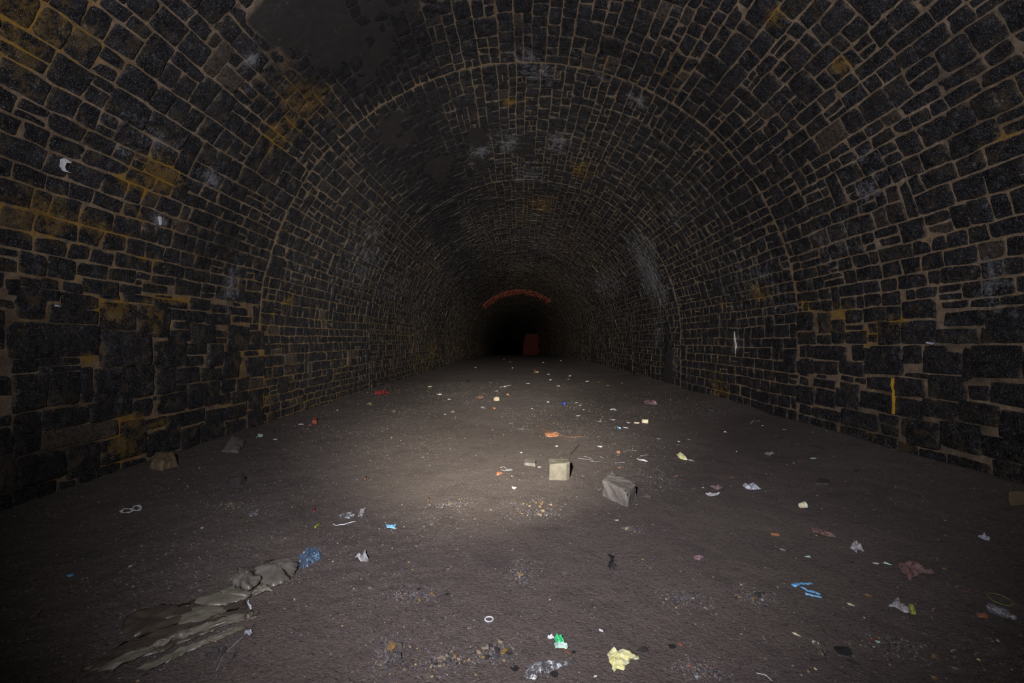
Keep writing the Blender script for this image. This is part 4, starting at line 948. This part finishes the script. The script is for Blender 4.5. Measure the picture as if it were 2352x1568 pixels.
# ---- pebbles: clusters of single stones (shared meshes), then the uncountable grit
PEB = [rock_mesh('pebble', 400+i, .75, .12, 0) for i in range(6)]
PM = {}
def pebble(px, py, size_px, mat, label, group, rg):
    x, y, s = scale_at(px, py); r = size_px*s/2; i = rg.randrange(6)
    if (i, mat) not in PM:
        me = PEB[i].copy(); me.materials.clear(); me.materials.append(MAT[mat]); me.polygons.foreach_set('use_smooth', [False]*len(me.polygons)); PM[(i, mat)] = me
    o = bpy.data.objects.new('pebble', PM[(i, mat)]); COL.objects.link(o)
    h = r*rg.uniform(.5, .75); o.scale = (r*rg.uniform(.85, 1.15), r*rg.uniform(.7, 1), h); o.rotation_euler = (0, 0, rg.uniform(0, 6))
    o.location = (x, y, float(floor_h(x, y))+h*.55)
    return tag(o, label, 'pebble', group)
CL = [ # px, py, spread x, spread y, number, size px, materials, words
 (888,1510,28,32,16,(9,24),('pebble_grey','pebble_grey','pebble_ochre','rock_grey'),'angular pebble in the cluster near the bottom edge, left of the white ring'),
 (1020,1525,70,25,16,(7,15),('pebble_grey','pebble_ochre','rock_dark','pebble_cream'),'pebble in the loose patch at the bottom edge left of centre'),
 (1135,1505,40,18,14,(8,20),('pebble_ochre','rock_dark','pebble_grey','pebble_cream'),'pebble in the ochre and dark patch below the white ring'),
 (945,1372,45,14,15,(6,14),('pebble_grey','pebble_black','pebble_grey','pebble_ochre'),'dark pebble in the strip left of the middle hollow'),
 (1195,1325,24,22,14,(6,18),('pebble_ochre','pebble_grey','pebble_cream','pebble_grey'),'pebble in the small hollow in the middle of the near floor'),
 (1215,1160,65,14,16,(4,10),('pebble_ochre','pebble_grey','pebble_cream'),'pebble in the gravel strip in front of the pale squared block'),
 (1030,1160,40,8,9,(4,9),('pebble_grey','pebble_ochre','pebble_grey'),'pebble in the small patch left of the gravel strip'),
 (1570,1375,42,20,16,(6,14),('pebble_grey','rock_grey','pebble_grey'),'grey pebble in the hollow right of centre'),
 (1730,1365,36,20,12,(5,13),('pebble_grey','pebble_ochre','rock_dark'),'pebble in the patch left of the blue film loops'),
 (1600,1535,40,18,10,(8,15),('pebble_grey','pebble_orange','rock_dark'),'pebble in the patch at the bottom edge right of the yellow wrapper'),
 (1520,1100,50,18,12,(4,8),('pebble_grey','pebble_grey','rock_grey'),'small pebble right of the large rough block'),
 (1240,1180,30,8,6,(6,11),('pebble_ochre','pebble_cream'),'yellowish pebble just nearer than the gravel strip'),
 (520,1168,60,10,8,(4,10),('pebble_cream','pebble_grey','pebble_ochre'),'small pale pebble in the left gravel'),
 (1450,1213,12,5,3,(14,19),('pebble_cream','rock_grey'),'pale stone of the small cluster below the rough block'),
 (2040,1470,60,22,12,(5,11),('rock_dark','pebble_grey','pebble_ochre'),'dull pebble right of the shiny black lump'),
 (400,1300,170,50,14,(4,8),('pebble_grey','pebble_ochre','rock_dark','pebble_orange'),'small stone scattered in the dirt at left above the polythene'),
 (1890,1130,170,50,14,(4,8),('pebble_ochre','rock_dark','pebble_grey'),'small stone scattered in the dirt before the right wall'),
 (1130,985,120,30,14,(3,7),('pebble_ochre','pebble_grey','rock_grey','pebble_cream'),'small stone scattered over the lit patch'),
]
rg = random.Random(77)
for px, py, sx, sy, n, (a, b), ms, words in CL:
    for k in range(n):
        pebble(px+rg.gauss(0, .55)*sx, min(1562, py+rg.gauss(0, .55)*sy), rg.uniform(a, b)*rg.choice((.8, 1, 1)), rg.choice(ms), words, 'pebbles: '+words.split(' in ')[-1] if ' in ' in words else words, rg)
def grit():
    """many thousand crumbs of cinder and ballast, one object"""
    r = np.random.RandomState(4); Ps = []
    n = 150000; x = r.uniform(-4.0, 4.0, n); y = 1.5+13*r.uniform(0, 1, n)**1.9
    g = np.clip((fbm(x*.9+3, y*.7, 21, 3)+.12)*2.0, 0, 1); g = np.maximum(g, .75*np.clip((-x-.9)/.8, 0, 1)); g = np.maximum(g, .28)
    extra = []
    for px, py, sx, sy, k, rr, ms, words in CL:
        cx, cy = px_floor(px, py); s = cy/FPX; m = 420 if sx < 90 else 80
        extra.append(np.stack([cx+r.normal(0, .6, m)*sx*s*1.2, cy+r.normal(0, .6, m)*sy*cy*cy/(FPX*CAMZ)*1.2], 1))
    keep = r.uniform(0, 1, n) < g**1.5*.6
    XY = np.concatenate([np.stack([x[keep], y[keep]], 1)]+extra); n = len(XY)
    base = np.array([(1,0,0),(.3,.95,0),(-.8,.6,0),(-.8,-.6,0),(.3,-.95,0),(.1,.1,.9)], float)
    size = (.0022+.0065*r.uniform(0, 1, n)**3)*np.clip(.8+XY[:, 1]/9, 1, 2.2)
    ang = r.uniform(0, 6.28, n); c, s_ = np.cos(ang), np.sin(ang)
    B = base[None]*(1+r.uniform(-.3, .3, (n, 6, 3))); B = B*size[:, None, None]
    X = B[..., 0]*c[:, None]-B[..., 1]*s_[:, None]+XY[:, :1]; Y = B[..., 0]*s_[:, None]+B[..., 1]*c[:, None]+XY[:, 1:]
    Z = floor_h(XY[:, 0], XY[:, 1])[:, None]+B[..., 2]-size[:, None]*.15
    V = np.stack([X, Y, Z], -1).reshape(-1, 3)
    f = np.array([(0,1,5),(1,2,5),(2,3,5),(3,4,5),(4,0,5)])
    F = (f[None]+(np.arange(n)*6)[:, None, None]).reshape(-1, 3)
    pal = np.array([(.115,.10,.10),(.06,.052,.055),(.13,.115,.115),(.03,.026,.028),(.26,.17,.08),(.10,.088,.085),(.33,.28,.2)])
    pr = r.choice(7, n, p=[.26,.20,.21,.20,.035,.075,.02]); Cc = np.repeat(pal[pr]*r.uniform(.8, 1.25, (n, 1)), 6, axis=0)
    me = np_mesh('gravel', V, F, None, {'tint': Cc})
    m, nt, b = newmat('grit'); a = N(nt, 'ShaderNodeAttribute', attribute_name='tint'); nt.links.new(a.outputs['Color'], b.inputs['Base Color'])
    b.inputs['Roughness'].default_value = .6
    o = link('gravel', me, m, smooth=False); tag(o, 'loose cinder grit and fine gravel strewn over the tunnel floor', 'gravel', kind='stuff')
grit()
#T>>

# ------------------------------------------------------------------ camera
cam = bpy.data.cameras.new('camera'); co = bpy.data.objects.new('camera', cam); COL.objects.link(co)
cam.sensor_width = 36; cam.sensor_fit = 'HORIZONTAL'; cam.lens = 36*FPX/2352
co.location = (CAMX, 0, CAMZ)
yaw = math.atan((VPX-1176)/FPX); pitch = -math.atan((784-VPY)/FPX)
co.rotation_euler = (PI/2+pitch, 0, yaw)
cam.clip_start = .05; cam.clip_end = 400
scene.camera = co

# ------------------------------------------------------------------ light: one hand torch beside the camera (wide spill + hot beam), dim bounce from behind
def spot(name, loc, target, energy, angle, blend, col, size=.04):
    l = bpy.data.lights.new(name, 'SPOT'); l.energy = energy; l.spot_size = math.radians(angle); l.spot_blend = blend
    l.color = col; l.shadow_soft_size = size
    o = bpy.data.objects.new(name, l); COL.objects.link(o); o.location = loc
    o.rotation_euler = (Vector(target)-Vector(loc)).to_track_quat('-Z', 'Y').to_euler(); return o
spot('torch_spill', (-.5, -.5, 2.0), (0.25, 8, 3.4), 1450, 122, 1.0, (.94, .93, 1.0), .10)
spot('torch_pool', (-.5, -.45, 2.0), (0.25, 4.8, .0), 430, 78, 1.0, (.98, .94, 1.0), .06)
spot('torch_core', (-.5, -.4, 2.0), (-.30, 9.0, .0), 2500, 40, 1.0, (1.0, .93, .68), .05)
spot('torch_mid', (-.5, -.38, 2.0), (-.3, 14, 1.7), 4200, 62, 1.0, (1.0, .97, .90), .06)
spot('torch_beam', (-.5, -.35, 2.0), (-.2, 30, 1.8), 12000, 32, 1.0, (1.0, .96, .88), .06)

w = bpy.data.worlds.new('world'); scene.world = w; w.use_nodes = True
w.node_tree.nodes['Background'].inputs[0].default_value = (0, 0, 0, 1); w.node_tree.nodes['Background'].inputs[1].default_value = 1

vs = scene.view_settings; vs.view_transform = 'Standard'; vs.look = 'None'; vs.gamma = 1; vs.use_curve_mapping = False
vs.exposure = 0.0
